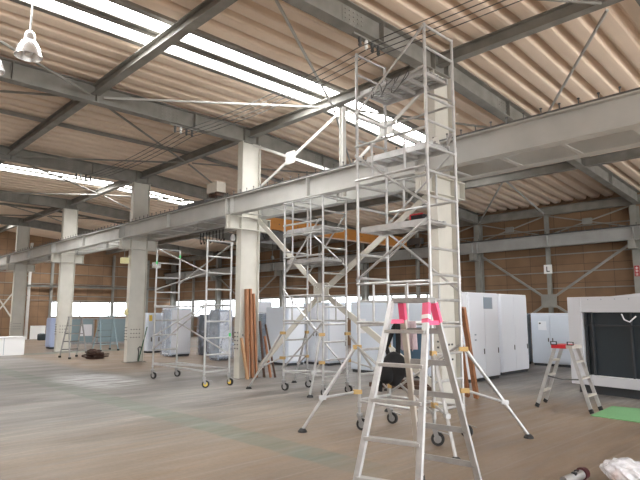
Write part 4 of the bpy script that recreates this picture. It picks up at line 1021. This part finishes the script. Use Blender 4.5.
# things on the cream column
t = thing('hand_winch', 'small dark hook tool hanging low on the cream column', 'tool', (CX[2] + 0.1, CY, 0.3))
b = B().path([(CX[2] + 0.06, 7.88, 0.02), (CX[2] + 0.06, 7.9, 0.3), (CX[2] + 0.06, 7.87, 0.4), (CX[2] + 0.06, 7.93, 0.46), (CX[2] + 0.06, 7.98, 0.4)], 0.02, 6); obj('hook_rod', b, 'darksteel', t)
tag(obj('green_rod', B().tube((CX[2] + 0.13, 7.86, 0.02), (CX[2] + 0.06, 8.14, 1.05), 0.018), 'greenrod'), 'dark green rod leaning in the web of the cream column', 'rod')
b = B().box(CX[2] - 0.16, CX[2] - 0.02, CY - 0.302, CY - 0.29, 1.42, 1.58); b.box(CX[2] + 0.0, CX[2] + 0.08, CY - 0.302, CY - 0.29, 1.42, 1.62)
b.box(CX[2] - 0.16, CX[2] + 0.08, CY - 0.29, CY - 0.27, 1.45, 1.5)
tag(obj('yellow_tag', b, 'paleyellow'), 'pale yellow tag stuck on the flange of the cream column', 'tag')
for y, z, m, l in ((CY - 0.44, 3.08, 'paleyellow', 'pale yellow box lamp high on the left of the cream column'), (CY + 0.62, 3.0, 'signwhite', 'whitish box lamp high on the right of the cream column')):
    t = thing('box_lamp', l, 'lamp', (CX[2], y, z), 0, 'box lamps on the cream column')
    obj('lamp_case', B().box(CX[2] - 0.06, CX[2] + 0.12, y - 0.11, y + 0.11, z - 0.09, z + 0.09), m, t, bevel=0.012)
    k = 1 if y < CY else -1
    obj('arm', B().bar((CX[2], y + k * 0.11, z), (CX[2], CY - k * 0.272, z), 0.03, 0.03), 'steel', t)
    obj('stem', B().box(CX[2] - 0.01, CX[2] + 0.01, y - 0.01, y + 0.01, z + 0.09, 3.44), 'steel', t)
# box on the girder
t = thing('wooden_box', 'pale wooden box sitting on the near crane girder left of the white column', 'box', (-10.95, 7.26, 4.3))
obj('box_body', B().box(-11.4, -10.95, 7.13, 7.39, 4.37, 4.62), 'carton', t, bevel=0.006); [obj('skid', B().box(q, q + 0.08, 7.16, 7.36, 4.285, 4.37), 'timber_dark', t) for q in (-11.35, -11.08)]
# small lamp under bracket of timber column
t = thing('bulb_lamp', 'small white bulb lamp hanging left of the timber column under its bracket', 'lamp', (-11.0, 7.6, 3.3))
obj('bulb', B().lathe([(0.0, 3.20), (0.05, 3.215), (0.07, 3.27), (0.05, 3.33), (0.03, 3.37), (0.0, 3.38)], (-11.2, 7.8, 0.05), 14), 'lampbulb', t, smooth=True)
obj('arm', B().path([(-11.2, 7.8, 3.42), (-11.2, 7.8, 3.5), (-10.65, 7.8, 3.52)], 0.014, 6), 'steel', t)

# signs on the back wall posts
t = thing('letter_sign', 'small white sign with a black letter on the slim back wall post', 'sign', (-7.98, 18.42, 2.95))
obj('sign_plate', B().box(-8.12, -7.84, 18.415, 18.43, 2.80, 3.10), 'signwhite', t)
obj('letter', B().box(-8.03, -8.0, 18.408, 18.415, 2.86, 3.04).box(-8.0, -7.92, 18.408, 18.415, 2.86, 2.89), 'signink', t)
t = thing('safety_sign', 'narrow red sign with white marks on the back wall column at right', 'sign', (-5.25, 18.35, 2.75))
obj('sign_plate', B().box(-5.32, -5.18, 18.345, 18.36, 2.58, 2.90), 'signred', t)
b = B()
for z in (2.61, 2.71, 2.80):
    b.box(-5.29, -5.21, 18.338, 18.345, z + 0.035, z + 0.045); b.box(-5.257, -5.243, 18.338, 18.345, z, z + 0.065); b.box(-5.285, -5.215, 18.338, 18.345, z, z + 0.01)
obj('white_mark', b, 'signwhite', t)
